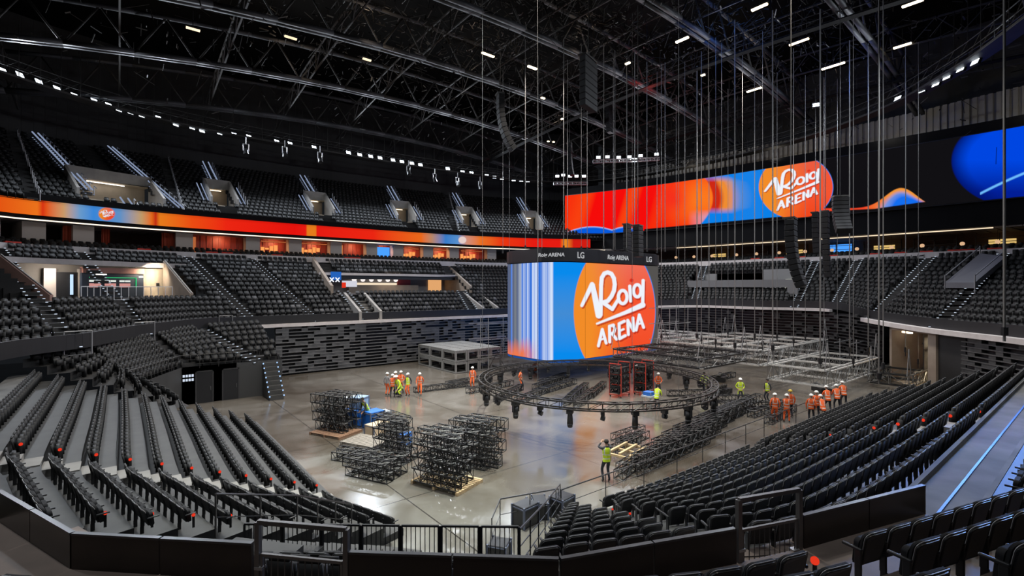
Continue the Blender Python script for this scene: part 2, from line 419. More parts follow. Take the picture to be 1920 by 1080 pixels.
# hanging video cube -------------------------------------------------------
X0, X1, Y0, Y1, RC = 30.3, 47.5, 31.5, 40.0, 2.5
def rrect(x0, x1, y0, y1, r, st):
    P = []
    def arc(cx, cy, a0, a1):
        n = max(3, int(r*abs(a1-a0)/st))
        for k in range(n): t = a0+(a1-a0)*k/n; P.append((cx+r*math.cos(t), cy+r*math.sin(t)))
    def line(a, b):
        n = max(2, int(math.dist(a, b)/st))
        for k in range(n): P.append((a[0]+(b[0]-a[0])*k/n, a[1]+(b[1]-a[1])*k/n))
    line((x0, y1-r), (x0, y0+r)); arc(x0+r, y0+r, PI, 1.5*PI); line((x0+r, y0), (x1-r, y0)); arc(x1-r, y0+r, 1.5*PI, 2*PI)
    line((x1, y0+r), (x1, y1-r)); arc(x1-r, y1-r, 0, PI/2); line((x1-r, y1), (x0+r, y1)); arc(x0+r, y1-r, PI/2, PI); P.append(P[0]); return P
def cube_pic(px, py, S, T):
    vis = (S < 26.5) | (S > S.max()-5)
    c = s2l((8, 138, 236))+0*px[..., None]
    c = mix(c, s2l((74, 140, 205))+0*px[..., None], np.clip(1-np.abs((py-588)/75), 0, 1)*.8)
    st = noise1(px*.32, 1)*.55+noise1(px*.9, 2)*.35+.15*noise1(px*.08, 5); k = (px < 1037)
    streak = mix(s2l((40, 110, 215))+0*px[..., None], s2l((225, 238, 255))+0*px[..., None], (st-.25)*1.6)
    streak = mix(streak, s2l((62, 62, 66))+0*px[..., None], np.clip((985-px)/20, 0, .8)*(noise1(px*.6, 4) > .3))
    streak = mix(streak, s2l((236, 120, 80))+0*px[..., None], np.clip((py-628-noise1(px*.5, 8)*12)/28, 0, 1)*np.clip((1010-px)/30, 0, 1))
    c = mix(c, streak, k*1.)
    c = logo_on(c, px, py, 1152, 584, 77, 128, None)
    c = mix(c, s2l((84, 82, 80))+0*px[..., None], np.clip((px-1150)/2, 0, 1)*np.clip((np.hypot((px-1152)/77, (py-584)/128)-1)*60, 0, 1))
    seam = (np.abs(px-1097) < .35) | (np.abs(px-1184.5) < .35)
    c = mix(c, c*.55, seam*1.)
    back = mix(s2l((8, 138, 236))+0*px[..., None], s2l((240, 110, 40))+0*px[..., None], (noise1(S*.2, 3)-.4)*3)
    return np.where(vis[..., None], c, back)
M_led = emis_attr('led_picture', 1.0)
cube = empty('video_cube', (38.1, 35.7, 1.87))
tag(cube, 'low-hung video cube with rounded corners showing an orange disc sign on blue', 'screen')
cc = rrect(X0, X1, Y0, Y1, RC, .055)
scr = screen('screen', cc, 1.87, 10.87, 165, cube_pic, M_led)
mb = MB(); ci = rrect(X0+.12, X1-.12, Y0+.12, Y1-.12, RC, .6)
for a, b in zip(ci[:-1], ci[1:]): mb.quad((*a, 1.82), (*b, 1.82), (*b, 12.2), (*a, 12.2))
mb.poly([(*p, 1.82) for p in reversed(ci[:-1])]); mb.poly([(*p, 12.2) for p in ci[:-1]])
case = mb.build('casing', M_black)
co = rrect(X0-.1, X1+.1, Y0-.1, Y1+.1, RC+.1, .6); mb = MB()
for a, b in zip(co[:-1], co[1:]): mb.quad((*a, 10.95), (*b, 10.95), (*b, 12.1), (*a, 12.1))
mb.poly([(*p, 12.1) for p in co[:-1]]); mb.poly([(*p, 10.95) for p in reversed(co[:-1])])
band = mb.build('header_band', mat('header_band', (.018, .018, .022), .35))
mb = MB()
for a, b in zip(cc[::8][:-1], cc[::8][1:]):
    mb.quad((*a, 1.84), (*b, 1.84), (*b, 1.66), (*a, 1.66))
rim = mb.build('lower_rim', emis('rim_blue', (.02, .12, .5), .6))
for o in (scr, case, band, rim): o.parent = cube; o.matrix_parent_inverse = Matrix.Translation(cube.location).inverted()
M_white = mat('white_lettering', (.75, .75, .78), .5)
def text_on(s, p, nx, ny, size, m, parent, name='lettering', bold=.0, shear=0, zc=None):
    """raised lettering at p on a vertical face whose outward normal is (nx, ny)"""
    cu = bpy.data.curves.new(name, 'FONT'); cu.body = s; cu.size = size; cu.extrude = .01; cu.align_x = 'CENTER'; cu.align_y = 'CENTER'; cu.offset = bold; cu.shear = shear
    t = bpy.data.objects.new(name, cu); COL.objects.link(t); bpy.context.view_layer.update()
    me = bpy.data.meshes.new_from_object(t.evaluated_get(bpy.context.evaluated_depsgraph_get())); bpy.data.objects.remove(t); bpy.data.curves.remove(cu)
    me.materials.clear(); me.materials.append(m); o = bpy.data.objects.new(name, me); COL.objects.link(o)
    o.rotation_euler = (PI/2, 0, math.atan2(ny, nx)+PI/2); o.location = Vector(p)+Vector((nx, ny, 0))*.015
    if parent: o.parent = parent
    return o
E_hd = emis('header_lettering', (.8, .82, .85), .55)
for (px, py, s, sz, sh) in ((1003, 482, 'Roig ARENA', .62, .1), (1159, 484, 'Roig ARENA', .62, .1), (1089, 483, 'LG', .8, 0), (1217, 487, 'LG', .8, 0)):
    if px < 1030: p = at_U(px, py, X0-.12); nrm = (-1, 0)
    else: p = at_V(px, py, Y0-.12); nrm = (0, -1)
    if px < 1030: sz = .46
    if px < 1030:       # on the rounded near corner
        th = PI*1.20; p = Vector((X0+RC+(RC+.12)*math.cos(th), Y0+RC+(RC+.12)*math.sin(th), 11.5)); nrm = (math.cos(th), math.sin(th))
    text_on(s, (p.x, p.y, 11.52), *nrm, sz, E_hd, band, bold=.012, shear=sh)

# end wall screen ------------------------------------------------------------
EC = cr([(58.6, 58.6, 0), (61.8, 49, 0), (64.2, 39, 0), (65.6, 29.5, 0), (66.5, 21.4, 0), (67.3, 13, 0), (67.6, 5, 0), (67, -2, 0)], 14)
ECr = resample(EC, .055)
def end_pic(px, py, S, T):
    Z = 0*px[..., None]; red = s2l((246, 12, 10))+Z
    c = mix(red, s2l((250, 90, 20))+Z, (noise1(px*.035+py*.01, 3)-.62)*1.6)
    blob = np.clip((px-1235+(py-375)*.25)/70, 0, 1); c = mix(c, s2l((252, 120, 30))+Z, blob*(.55+.45*np.cos((py-372)/24)))
    c = mix(c, s2l((245, 40, 30))+Z, np.exp(-((px-1262)/24)**2-((py-372)/26)**2)*.8)
    edge = 1335-((py-372)/30)**2*9; t = np.clip((px-edge)/3, 0, 1)
    top = np.clip((np.abs(py-365)-28)/14, 0, 1)*np.clip((px-1290)/40, 0, 1); c = mix(c, s2l((170, 190, 235))+Z, top*.6)
    r2 = mix(s2l((205, 40, 20))+Z, s2l((238, 140, 50))+Z, (px-edge-14)/10); r2 = mix(r2, s2l((120, 150, 190))+Z, (px-edge-30)/26)
    r2 = mix(r2, s2l((10, 128, 232))+Z, np.clip((px-edge-48)/30, 0, 1)+np.clip((np.abs(py-365)-24)/12, 0, 1)); c = mix(c, r2, t)
    c = mix(c, s2l((30, 130, 230))+Z, (np.abs(px-1400) < 26)*.5)
    # lower scalloped edge over the left panels
    w_ = 425+2.2*np.abs(np.sin((px-1075)/34.)*0)+0
    arc = np.where(px < 1148, 424+((px-1111)/36)**2*6, np.where(px < 1182, 424+((px-1176)/30)**2*7, 427+((px-1182)/26)**2*8))
    under = np.clip((py-arc)/1.2, 0, 1)*(px < 1208)
    blue = mix(s2l((190, 215, 250))+Z, s2l((6, 90, 220))+Z, (py-arc)/3.5); c = mix(c, blue, under)
    dark = s2l((17, 16, 19))+Z
    low_e = np.where(px < 1208, 437+0*px, np.where(px < 1560, 429-(px-1208)*.092, 9e9)); c = mix(c, dark, np.clip((py-low_e)/1.0, 0, 1))
    c = logo_on(c, px, py, 1492, 351, 70, 60, SECOND, top=(226, 96, 74)); out = np.clip((px-1500)/1, 0, 1)*np.clip((np.hypot((px-1492)/70, (py-351)/60)-1)*60, 0, 1)
    c = mix(c, dark, out)
    # wave that runs on beyond the disc
    up_ = np.where(px < 1600, 391+0*px, 391-41*np.exp(-((px-1686)/44)**2)-1*0); lo = np.where(px < 1600, 397., 397-(px-1600)*.15)
    fade = np.clip((1752-px)/20, 0, 1); lo = np.minimum(lo, 384); lo = np.where(px < 1640, 396-(px-1560)*.05, 392-(px-1640)*.14)
    up2 = 390-38*np.exp(-((px-1690)/42)**2); inw = np.clip((py-up2)/1.5, 0, 1)*np.clip((lo-py)/1.5, 0, 1)*(px > 1540)*(px < 1752)
    wv = mix(s2l((240, 70, 40))+Z, s2l((240, 150, 60))+Z, (px-1620)/50); wv = mix(wv, s2l((120, 150, 220))+Z, (py-up2-4)/8*np.clip((px-1640)/40, 0, 1))
    wv = mix(wv, s2l((20, 110, 240))+Z, (py-up2-8)/8*np.clip((px-1660)/40, 0, 1)+np.clip((px-1705)/25, 0, 1)); c = mix(c, wv, inw)
    # blue body at the far end
    e2 = np.hypot((px-1915)/132, (py-302)/88); bl = mix(s2l((0, 70, 225))+Z, s2l((2, 30, 150))+Z, (py-300)/60); bl = mix(bl, s2l((0, 20, 110))+Z, (e2-.75)*4)
    c = mix(c, bl, np.clip((1-e2)*50, 0, 1)*(px > 1700)); c = mix(c, s2l((0, 50, 190))+Z, (px > 1835)*(py < 300)*np.clip((e2-1)*40, 0, 1)*(px > 1850)*.0)
    ln = np.abs(py-(362-(px-1840)*.52+((px-1840)/75)**2*4)); c = mix(c, s2l((110, 190, 255))+Z, np.clip(1.6-ln/2, 0, 1)*(px > 1838))
    return c
es = empty('end_wall_screen', (66, 25, 17.6))
tag(es, 'huge curved screen on the end wall, red to orange to blue with white lettered disc', 'screen')
o = screen('screen', ECr, 17.3, 24.05, 125, end_pic, emis_attr('led_picture_end', 1.0)); o.parent = es; o.matrix_parent_inverse = Matrix.Translation(es.location).inverted()
mb = MB(); eo = offset([tuple(p) for p in ECr[::16]], .06); eo2 = offset([tuple(p) for p in ECr[::16]], .5)
for k in range(len(eo)-1): mb.hexa([(*eo[k], 17.2), (*eo[k+1], 17.2), (*eo2[k+1], 17.2), (*eo2[k], 17.2), (*eo[k], 24.15), (*eo[k+1], 24.15), (*eo2[k+1], 24.15), (*eo2[k], 24.15)])
o = mb.build('screen_frame', M_black); o.parent = es; o.matrix_parent_inverse = Matrix.Translation(es.location).inverted()

# ribbon board under the upper tier --------------------------------------------
RB = resample([p for p in low.B if p.x < 59 and p.y > 50 and not (p.x < -10.5 and p.y < 53)], .07)
def rib_pic(px, py, S, T):
    Z = 0*px[..., None]; K = [(0, (238, 90, 20)), (70, (246, 120, 30)), (80, (226, 50, 20)), (88, (236, 90, 30)), (120, (210, 160, 110)), (150, (110, 160, 210)), (175, (60, 140, 225)), (225, (100, 150, 205)), (265, (200, 160, 110)), (284, (236, 110, 30)), (292, (200, 40, 20)), (300, (240, 130, 30)), (360, (246, 80, 20)), (425, (246, 40, 20)), (552, (240, 20, 14)), (574, (240, 30, 20)), (576, (240, 130, 30)), (592, (240, 130, 30)), (594, (240, 30, 20)), (700, (246, 40, 20)), (790, (244, 110, 30)), (810, (190, 140, 110)), (835, (60, 130, 210)), (858, (90, 150, 215)), (874, (215, 150, 130)), (900, (242, 120, 40)), (940, (244, 60, 20)), (1000, (240, 30, 20)), (1050, (240, 30, 20)), (1060, (240, 150, 40)), (1075, (220, 30, 20))]
    xs = [k[0] for k in K]; cs = np.array([s2l(k[1]) for k in K]); c = np.stack([np.interp(px, xs, cs[:, j]) for j in range(3)], -1)
    c = c*(1-.25*np.clip((T-.75)*3, 0, 1))[..., None]
    M2 = affine([(200, 401), (216, 401), (200, 413.5)], [(1152, 584), (1229, 584), (1152, 712)])
    c = logo_on(c, px, py, 200, 401, 16, 12.5, M2)
    e = np.hypot((px-867)/8, (py-450)/7); c = mix(c, s2l((240, 215, 210))+Z, np.clip((1-e)*6, 0, 1)); return c
ribbon = screen('ribbon_screen', offset([tuple(p) for p in RB], -.12), 14.95, 16.3, 36, rib_pic, emis_attr('led_picture_ribbon', .9))
tag(ribbon, 'long orange and red ribbon screen curving below the upper tier', 'screen')

# ---------------------------------------------------------------- fascia, suites, walls, roof shell, floor
M_fas = mat('fascia_black', (.007, .007, .008), .8, spec=.15)
struct(ring_wall('trim_4', [Vector((*p, 0)) for p in RB[::14]], 14.6, 16.9, M_fas, .35, 0))
light_strip = emis('cove_light', (1, .85, .68), 1.6)
def strip_ring(name, C, z, off, m, h=.12):
    mb = MB(); P = offset([(p.x, p.y) for p in C], off); Q = offset([(p.x, p.y) for p in C], off+.12)
    for k in range(len(P)-1): mb.hexa([(*P[k], z), (*P[k+1], z), (*Q[k+1], z), (*Q[k], z), (*P[k], z+h), (*P[k+1], z+h), (*Q[k+1], z+h), (*Q[k], z+h)])
    return mb.build(name, m)
tag(strip_ring('cove_light', Rb, 14.5, -.1, light_strip, .1), 'warm light line under the ribbon screen along the suites', 'light')
Re = clip(Bc, lambda p: p.x > 62 and 7 < p.y < 42 )
tag(strip_ring('cove_light', Re, 14.5, .2, emis('cove_light_end', (1, .8, .55), 1.1), .1), 'warm light line above the end wall suites', 'light')
# suite rooms: one room between each pair of piers
M_pier = mat('suite_pier', (.55, .50, .46), .7)
M_red = mat('red_wood', (.26, .03, .012), .5, 0, .4, 3, stretch=(4, 4, .3))
E_warm = emis('suite_glow', (1, .36, .10), 1.0); E_pic = emis('suite_screen', (.06, .3, .9), 1.2); E_dim = emis('suite_dim_glow', (.8, .22, .07), .55)
piers = [12, 73, 168, 352, 483, 562, 640, 708, 756, 812, 862, 930]     # piers seen along the far side
Bp = resample(Bc, .25)
def at_px_on(px, off, zt=13.3):
    best = min(range(1, len(Bp)-1), key=lambda k: abs(proj((*Bp[k], zt))[0]-px)+(1e4 if proj((*Bp[k], zt))[2] < 5 else 0))
    d = Vector(Bp[best+1]-Bp[best-1]).normalized(); n = Vector((-d.y, d.x)); return Vector(Bp[best])+n*off, n, d
rooms = []
for i, px in enumerate(piers):
    p, n, d = at_px_on(px, 2.0); 
    mb = MB(); wdt = 1.6 if px < 400 else 1.5
    mb.obox((p.x+n.x*2, p.y+n.y*2), math.atan2(d.y, d.x), wdt, 4.0, 11.9, 14.6); o = mb.build('trim_%d' % (10+i), M_pier); struct(o); rooms.append((px, p, n, d))
mb = MB(); bk = offset([(p.x, p.y) for p in Bc], 6.6); bk2 = offset([(p.x, p.y) for p in Bc], 6.8)
for k in range(len(bk)-1): mb.hexa([(*bk[k], 11.6), (*bk[k+1], 11.6), (*bk2[k+1], 11.6), (*bk2[k], 11.6), (*bk[k], 14.7), (*bk[k+1], 14.7), (*bk2[k+1], 14.7), (*bk2[k], 14.7)])
struct(mb.build('wall_suites', mat('suite_wall', (.10, .06, .045), .7)))
kind = {352: 'red', 483: 'glow', 562: 'glow', 640: 'red', 708: 'blue', 756: 'glow', 812: 'glow', 862: 'glow'}
nm = {'red': 'dark red wood panelled back wall of a suite', 'glow': 'glowing amber interior wall of a suite', 'blue': 'blue lit wall picture inside a suite'}
for (a, b) in zip(piers[:-1], piers[1:]):
    k = kind.get(a); 
    if not k: continue
    p, n, d = at_px_on(a+10, 3.4); q, n2, d2 = at_px_on(b-8, 3.4); L = (q-p).length; c = (p+q)/2; rz = math.atan2((q-p).y, (q-p).x)
    t = empty('suite_wall_unit', (c.x, c.y, 11.9), rz); tag(t, '%s, %s bay from the left' % (nm[k], nth(piers.index(a))), 'wall unit')
    mb = MB(); mb.box(-L/2, L/2, 0, .2, 0, 2.65)
    for x in np.arange(-L/2, L/2, .6): mb.box(x, x+.06, -.08, 0, 0, 2.6)
    mb.build('wall_panel', M_red, t)
    area('suite_light', (c.x-n.x*1.2, c.y-n.y*1.2, 14.2), (c.x, c.y, 12.8), .5, 45, (1, .5, .25))
    if k == 'glow':
        mb = MB()
        for x in np.arange(-L*.4, L*.15, .5): mb.box(x, x+.4, -.25, -.1, 1.1+.25*math.sin(x*5), 1.75+.2*math.cos(x*3))
        mb.box(-L*.42, L*.2, -.2, -.1, .7, 1.0); mb.build('glowing_display', E_warm, t)
        mb = MB(); mb.box(-L*.45, L*.3, -.6, -.15, 0, .62); mb.build('counter', mat('counter_wood', (.25, .12, .05), .5), t)
        mb = MB(); mb.box(-L*.4, L*.4, -.4, -.3, 2.3, 2.4); mb.build('ceiling_lamp', E_dim, t)
    elif k == 'blue':
        mb = MB(); mb.box(-L*.45, L*.45, -.2, -.1, .8, 2.4); mb.build('wall_picture', E_pic, t)
    else:
        mb = MB(); mb.box(-L*.5, -L*.38, -.2, -.1, .5, 2.4); mb.build('lit_niche', E_warm if a == 640 else E_dim, t)
# red curtains in the open bays at the left
for (px, nme) in ((150, 'between the second and third piers'), (326, 'beside the wide grey pier'), (214, 'in the middle of the open bay')):
    p, n, d = at_px_on(px, 2.6); mb = MB(); rz = math.atan2(d.y, d.x)
    c_, s_ = math.cos(rz), math.sin(rz); pr = None
    t = empty('red_curtain', (p.x, p.y, 11.9), rz); tag(t, 'red hanging curtain in the suite level %s' % nme, 'curtain')
    for k in range(13):
        x = (k-6)*.11*(1.0 if px != 214 else .5); y = .08*math.sin(k*1.9)
        if pr: mb.quad((pr[0], pr[1], 0), (x, y, 0), (x, y, 2.6), (pr[0], pr[1], 2.6)); mb.quad((pr[0], pr[1]+.03, 0), (x, y+.03, 0), (x, y+.03, 2.6), (pr[0], pr[1]+.03, 2.6))
        pr = (x, y)
    mb.build('cloth', mat('red_cloth', (.35, .05, .02), .8), t)
    mb = MB(); mb.bar((-.8, 0, 2.62), (.8, 0, 2.62), .025); mb.build('rail', M_steel, t)
# rows of seats on the suite balconies
def curve_seats(C, off, z, block, pitch=.55, cond=None, tone=None):
    P = resample(C, pitch); O = offset([tuple(p) for p in P], off)
    for k in range(1, len(O)-1):
        d = P[k+1]-P[k-1]; rz = math.atan2(d[1], d[0])
        if cond and not cond(*O[k]): continue
        SEATS.append((O[k][0], O[k][1], z, rz, .1*random.random() if not tone else tone(), block, 0, k))
curve_seats(Bc, .7, 11.95, 'suite'); curve_seats(Bc, 1.6, 12.2, 'suite')
# red cushions lying on the end balcony and suites front
# end wall bays
for i, y in enumerate(range(8, 46, 5)):
    P = [p for p in Bc if p.x > 60]; q = min(P, key=lambda p: abs(p.y-y)); t = empty('lounge_bar_unit', (q.x+5.6, q.y, 11.9), PI/2)
    tag(t, 'dark bar counter with shelves under the end wall screen, bay %s from the near side' % nth(i), 'counter')
    mb = MB(); mb.box(-2, 2, 0, .6, 0, 1.05); mb.box(-2.05, 2.05, -.05, .65, 1.05, 1.12); mb.build('counter', mat('bar_counter', (.09, .06, .045), .5), t)
    mb = MB()
    for z in (1.5, 2.0): mb.box(-1.9, 1.9, .6, .95, z, z+.05)
    for x in (-1.9, 0, 1.85): mb.box(x, x+.06, .6, .95, 1.12, 2.4)
    mb.build('shelf', M_steel, t)
    mb = MB(); 
    if i % 2 == 0: mb.box(-1.2, .9, .55, .62, 1.3, 1.8); mb.build('lit_menu', emis('menu_amber', (.9, .6, .2), .8), t)
    elif i == 3: mb.box(-1.6, 1.4, .5, .6, 1.25, 2.2); mb.build('lit_menu', E_pic, t)
lamps = []
for i, y in enumerate(np.linspace(8, 47, 14)):
    P = [p for p in Bc if p.x > 58]; q = min(P, key=lambda p: abs(p.y-y)); z = 13.3
    t = empty('pendant_lamp', (q.x+3.2, q.y, z)); mb = MB(); mb.bar((0, 0, .2), (0, 0, 1.3), .015); mb.build('cord', M_black, t)
    bm = bmesh.new(); bmesh.ops.create_uvsphere(bm, u_segments=12, v_segments=8, radius=.22); bm_obj('lamp_shade', bm, emis('pendant_glow', (1, .62, .35), 1.6 if i % 3 else .7), t); lamps.append(t)
ranked(lamps, 'warm round pendant lamp in the end wall lounge, %s from its far end', 'lamp', 'pendant lamps in the end wall lounge')
cush = []
for px in (28, 270, 395, 425, 520, 655, 668, 1415, 1462, 1500, 1560, 1640, 1690, 1735, 1790, 1815, 1865):
    k = min(range(1, len(Bp)-1), key=lambda k: abs(proj((*Bp[k], 12.4))[0]-px)+(1e4 if proj((*Bp[k], 12.4))[2] < 5 else 0)+(1e3 if (px > 1200) != (Bp[k][0] > 60) else 0))
    d = Vector(Bp[k+1]-Bp[k-1]).normalized(); n = Vector((-d.y, d.x)); p = Vector(Bp[k])+n*.1; t = empty('red_cushion', (p.x, p.y, 12.3), math.atan2(d.y, d.x)); bm_obj('pad', bevel_box(1.1, .35, .22, .05, 2, (0, 0, .11)), mat('red_cloth_bright', (.55, .03, .015), .7), t); mb = MB(); mb.box(-.1, .1, -.18, .18, .2, .24); mb.build('strap', M_black, t); cush.append(t)
ranked(cush, 'red padded roll lying on the pale balcony parapet, %s from the left', 'cushion', 'red rolls on the balcony parapet')
# outer walls ------------------------------------------------------------------
M_wall = mat('dark_wall_panels', (.028, .027, .027), .7, 0, .3, .25, stretch=(1,1,.1))
Wc = [Vector((p.x, p.y, 0)) for p in upp.B]
struct(ring_wall('wall_far', Wc, 24.5, 38.2, M_wall, .4, .6))
Wl = cr([(-26, 60, 0), (-30, 45, 0), (-30, 20, 0), (-26, 0, 0), (-18, -14, 0)], 6)
struct(ring_wall('wall_left', Wl, 0, 38.2, M_wall, .4, 0))
We = cr([(71.5, 61, 0), (73.5, 50, 0), (74.5, 38, 0), (75, 26, 0), (75, 12, 0), (73, -2, 0), (66, -14, 0)], 8)
struct(ring_wall('wall_end', We, 0, 38.2, M_wall, .4, 0))
for y_ in (4, 16, 28, 40): area('wall_wash_light', (66, y_, 25.6), (71.5, y_, 27.8), .5, 45, (1, .93, .8))
struct(ring_wall('wall_end_fascia', [Vector((p[0], p[1], 0)) for p in offset([(q.x, q.y) for q in EC], .55)], 14.7, 25.3, M_fas, .3, 0))
# corrugated light panels high on the end wall
mb = MB()
for k, y in enumerate(np.arange(-1, 56, .62)):
    P = min(We, key=lambda p: abs(p.y-y)); x = P.x-2.6-.03*abs(y-24); mb.box(x-.16, x+.16, y, y+.36, 25.4, 29.0)
    mb.box(x+.05, x+.2, y+.3, y+.62, 25.4, 29.0)
tag(mb.build('corrugated_wall_panel', mat('corrugated_metal', (.30, .28, .25), .45, .3)), 'corrugated grey metal cladding above the end wall screen', 'wall panel')
mb = MB(); mb.box(-34, 78, -22, 82, 38.0, 38.4); struct(mb.build('ceiling', mat('ceiling_black', (.006, .006, .006), .95, spec=.05)))
M_f = M_floor; nt = M_f.node_tree; b = nt.nodes['Principled BSDF']
tc = nt.nodes.new('ShaderNodeTexCoord')
def tn(sc, det=6, dist=.6):
    n = nt.nodes.new('ShaderNodeTexNoise'); n.inputs['Scale'].default_value = sc; n.inputs['Detail'].default_value = det; n.inputs['Distortion'].default_value = dist; nt.links.new(tc.outputs['Object'], n.inputs['Vector']); return n
n1 = tn(.07, 2, .3); n2 = tn(.5, 4, .8); n3 = tn(4)
r = nt.nodes.new('ShaderNodeValToRGB'); e = r.color_ramp.elements; e[0].position = .40; e[1].position = .60; e[0].color = (.10, .085, .07, 1); e[1].color = (.235, .226, .21, 1)
mx = nt.nodes.new('ShaderNodeMath'); mx.operation = 'MULTIPLY_ADD'; mx.inputs[1].default_value = .22; nt.links.new(n2.outputs['Fac'], mx.inputs[0]); 
m0 = nt.nodes.new('ShaderNodeMath'); m0.operation = 'MULTIPLY'; m0.inputs[1].default_value = .78; nt.links.new(n1.outputs['Fac'], m0.inputs[0]); nt.links.new(m0.outputs[0], mx.inputs[2])
nt.links.new(mx.outputs[0], r.inputs[0])
# slab joints on an 9 m grid
sx = nt.nodes.new('ShaderNodeSeparateXYZ'); nt.links.new(tc.outputs['Object'], sx.inputs[0]); js = []
for ax in ('X', 'Y'):
    a = nt.nodes.new('ShaderNodeMath'); a.operation = 'PINGPONG'; a.inputs[1].default_value = 4.5; nt.links.new(sx.outputs[ax], a.inputs[0])
    c = nt.nodes.new('ShaderNodeMath'); c.operation = 'LESS_THAN'; c.inputs[1].default_value = .03; nt.links.new(a.outputs[0], c.inputs[0]); js.append(c)
mm = nt.nodes.new('ShaderNodeMath'); mm.operation = 'MAXIMUM'; nt.links.new(js[0].outputs[0], mm.inputs[0]); nt.links.new(js[1].outputs[0], mm.inputs[1])
mc = nt.nodes.new('ShaderNodeMix'); mc.data_type = 'RGBA'; nt.links.new(mm.outputs[0], mc.inputs[0]); nt.links.new(r.outputs[0], mc.inputs[6]); mc.inputs[7].default_value = (.05, .045, .04, 1)
# reflected brightness toward the near left corner, put into the base colour
def mth(op, a, b=None, c=None):
    n = nt.nodes.new('ShaderNodeMath'); n.operation = op
    for k, v_ in enumerate((a, b, c)):
        if v_ is None: continue
        if isinstance(v_, (int, float)): n.inputs[k].default_value = v_
        else: nt.links.new(v_, n.inputs[k])
    return n.outputs[0]
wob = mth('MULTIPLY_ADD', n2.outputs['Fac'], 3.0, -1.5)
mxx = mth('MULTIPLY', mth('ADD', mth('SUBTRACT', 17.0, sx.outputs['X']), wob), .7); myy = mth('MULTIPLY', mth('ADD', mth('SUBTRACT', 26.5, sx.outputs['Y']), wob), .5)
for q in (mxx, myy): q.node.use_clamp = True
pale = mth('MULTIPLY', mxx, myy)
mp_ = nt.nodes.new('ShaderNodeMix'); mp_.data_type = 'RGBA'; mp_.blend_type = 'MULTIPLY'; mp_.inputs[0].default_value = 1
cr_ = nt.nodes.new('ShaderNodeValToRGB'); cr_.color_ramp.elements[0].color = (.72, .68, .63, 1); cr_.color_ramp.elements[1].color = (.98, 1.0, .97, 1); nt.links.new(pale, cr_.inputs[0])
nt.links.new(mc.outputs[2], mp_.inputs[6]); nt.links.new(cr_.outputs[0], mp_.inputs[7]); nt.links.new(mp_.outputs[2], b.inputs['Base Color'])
rr = nt.nodes.new('ShaderNodeMapRange'); rr.inputs[1].default_value = .35; rr.inputs[2].default_value = .65; rr.inputs[3].default_value = .13; rr.inputs[4].default_value = .26; nt.links.new(n2.outputs['Fac'], rr.inputs[0]); nt.links.new(rr.outputs[0], b.inputs['Roughness'])
b.inputs['Specular IOR Level'].default_value = 1.0; b.inputs['IOR'].default_value = 1.7
mb = MB(); mb.box(-30, 76, -16, 78, -.3, 0); struct(mb.build('floor', M_floor))

# ---------------------------------------------------------------- telescopic stands, corner platform, foreground rows
def T(pts, z): return [(x, y, z) for x, y in pts]
nearL = Loft(T([(12.5, 12.4), (14.5, 11.95), (19, 11.7), (30, 11.7), (42, 11.7)], .25), T([(4.9, 5.7), (7.6, 4.5), (11.5, 3.15), (26, 2.9), (42, 2.9)], 3.88), 11)
leftL = Loft(T([(6.6, 33.4), (6.6, 26.3), (6.6, 19.3), (7.0, 17.2), (7.6, 15.4)], .25), T([(-3.4, 33.4), (-3.4, 26.3), (-3.4, 19.3), (-2.9, 16.5), (-2.2, 13.0)], 4.2), 12)
cornL = Loft(T([(2.2, 11.2), (4.3, 9.6), (6.3, 7.8)], 2.5), T([(.7, 9.3), (2.5, 7.3), (4.4, 5.6)], 3.9), 4)
foreL = Loft(T([(-2.2, 10.3), (-.35, 8.1), (2.65, 5.5), (5.35, 3.6), (7.95, 2.65), (12.2, 1.4)], 4.45), T([(-3.9, 8.6), (-2.05, 6.4), (.95, 3.8), (4.1, 1.55), (7.1, .4), (11.4, -.9)], 5.5), 3)
sideL = Loft(T([(13.3, 1.75), (25, 1.75), (42, 1.75)], 4.1), T([(13.3, .15), (25, .15), (42, .15)], 4.8), 2)
cornB = Loft(T([(.6, 36.6), (3.6, 42.6), (7, 42.6), (10.2, 42.4)], 2.6), T([(-1.3, 36.2), (1.1, 41.2), (5.6, 48.4), (10.2, 50.4)], 5.1), 7)
M_brown = mat('brown_concrete', (.19, .145, .12), .6, 0, .15, 2)
for nme, L_, m in (('floor_near_stand', nearL, M_deck), ('floor_end_stand', leftL, M_deck), ('floor_corner_platform', cornL, M_deck), ('floor_front_deck', foreL, M_brown), ('floor_side_stand', sideL, M_deck), ('floor_corner_block', cornB, M_conc)):
    struct(L_.steps(nme, m))
cornD = Loft([(3.2, 34.0, 1.6), (2.4, 35.4, 2.0), (1.3, 36.7, 2.4)], [(-3.7, 33.7, 5.0), (-2.6, 34.9, 5.0), (-1.6, 35.9, 5.0)], 8, 4); struct(cornD.steps('floor_corner_wedge', M_conc))
A_near = (Vector((13.3, 12.2)), Vector((8.0, 4.2)), .55); A_near2 = (Vector((23.8, 11.7)), Vector((24.1, 2.9)), .6); A_near3 = (Vector((40.6, 11.7)), Vector((40.6, 2.9)), .4)
A_left = (Vector((6.6, 19.3)), Vector((-3.4, 19.3)), .6)
A_fore = (Vector((7.15, 2.95)), Vector((6.1, .6)), .5)
nearL.seats('near', .5, None, [A_near, A_near2, A_near3]); 
n0 = len(SEATS); leftL.seats('left', .5, None, [A_left]); SEATS[n0:] = [S if S[1] > 19.3 else S[:5]+('leftlow',)+S[6:] for S in SEATS[n0:]]
cornL.seats('corner', .5); foreL.seats('fore', .5, None, [A_fore]); sideL.seats('side', .5)
cornD.seats('cornerblock', .52, None, (), crop_tone)
A_cb = (Vector((8.6, 42.6)), Vector((5.2, 48)), .6)
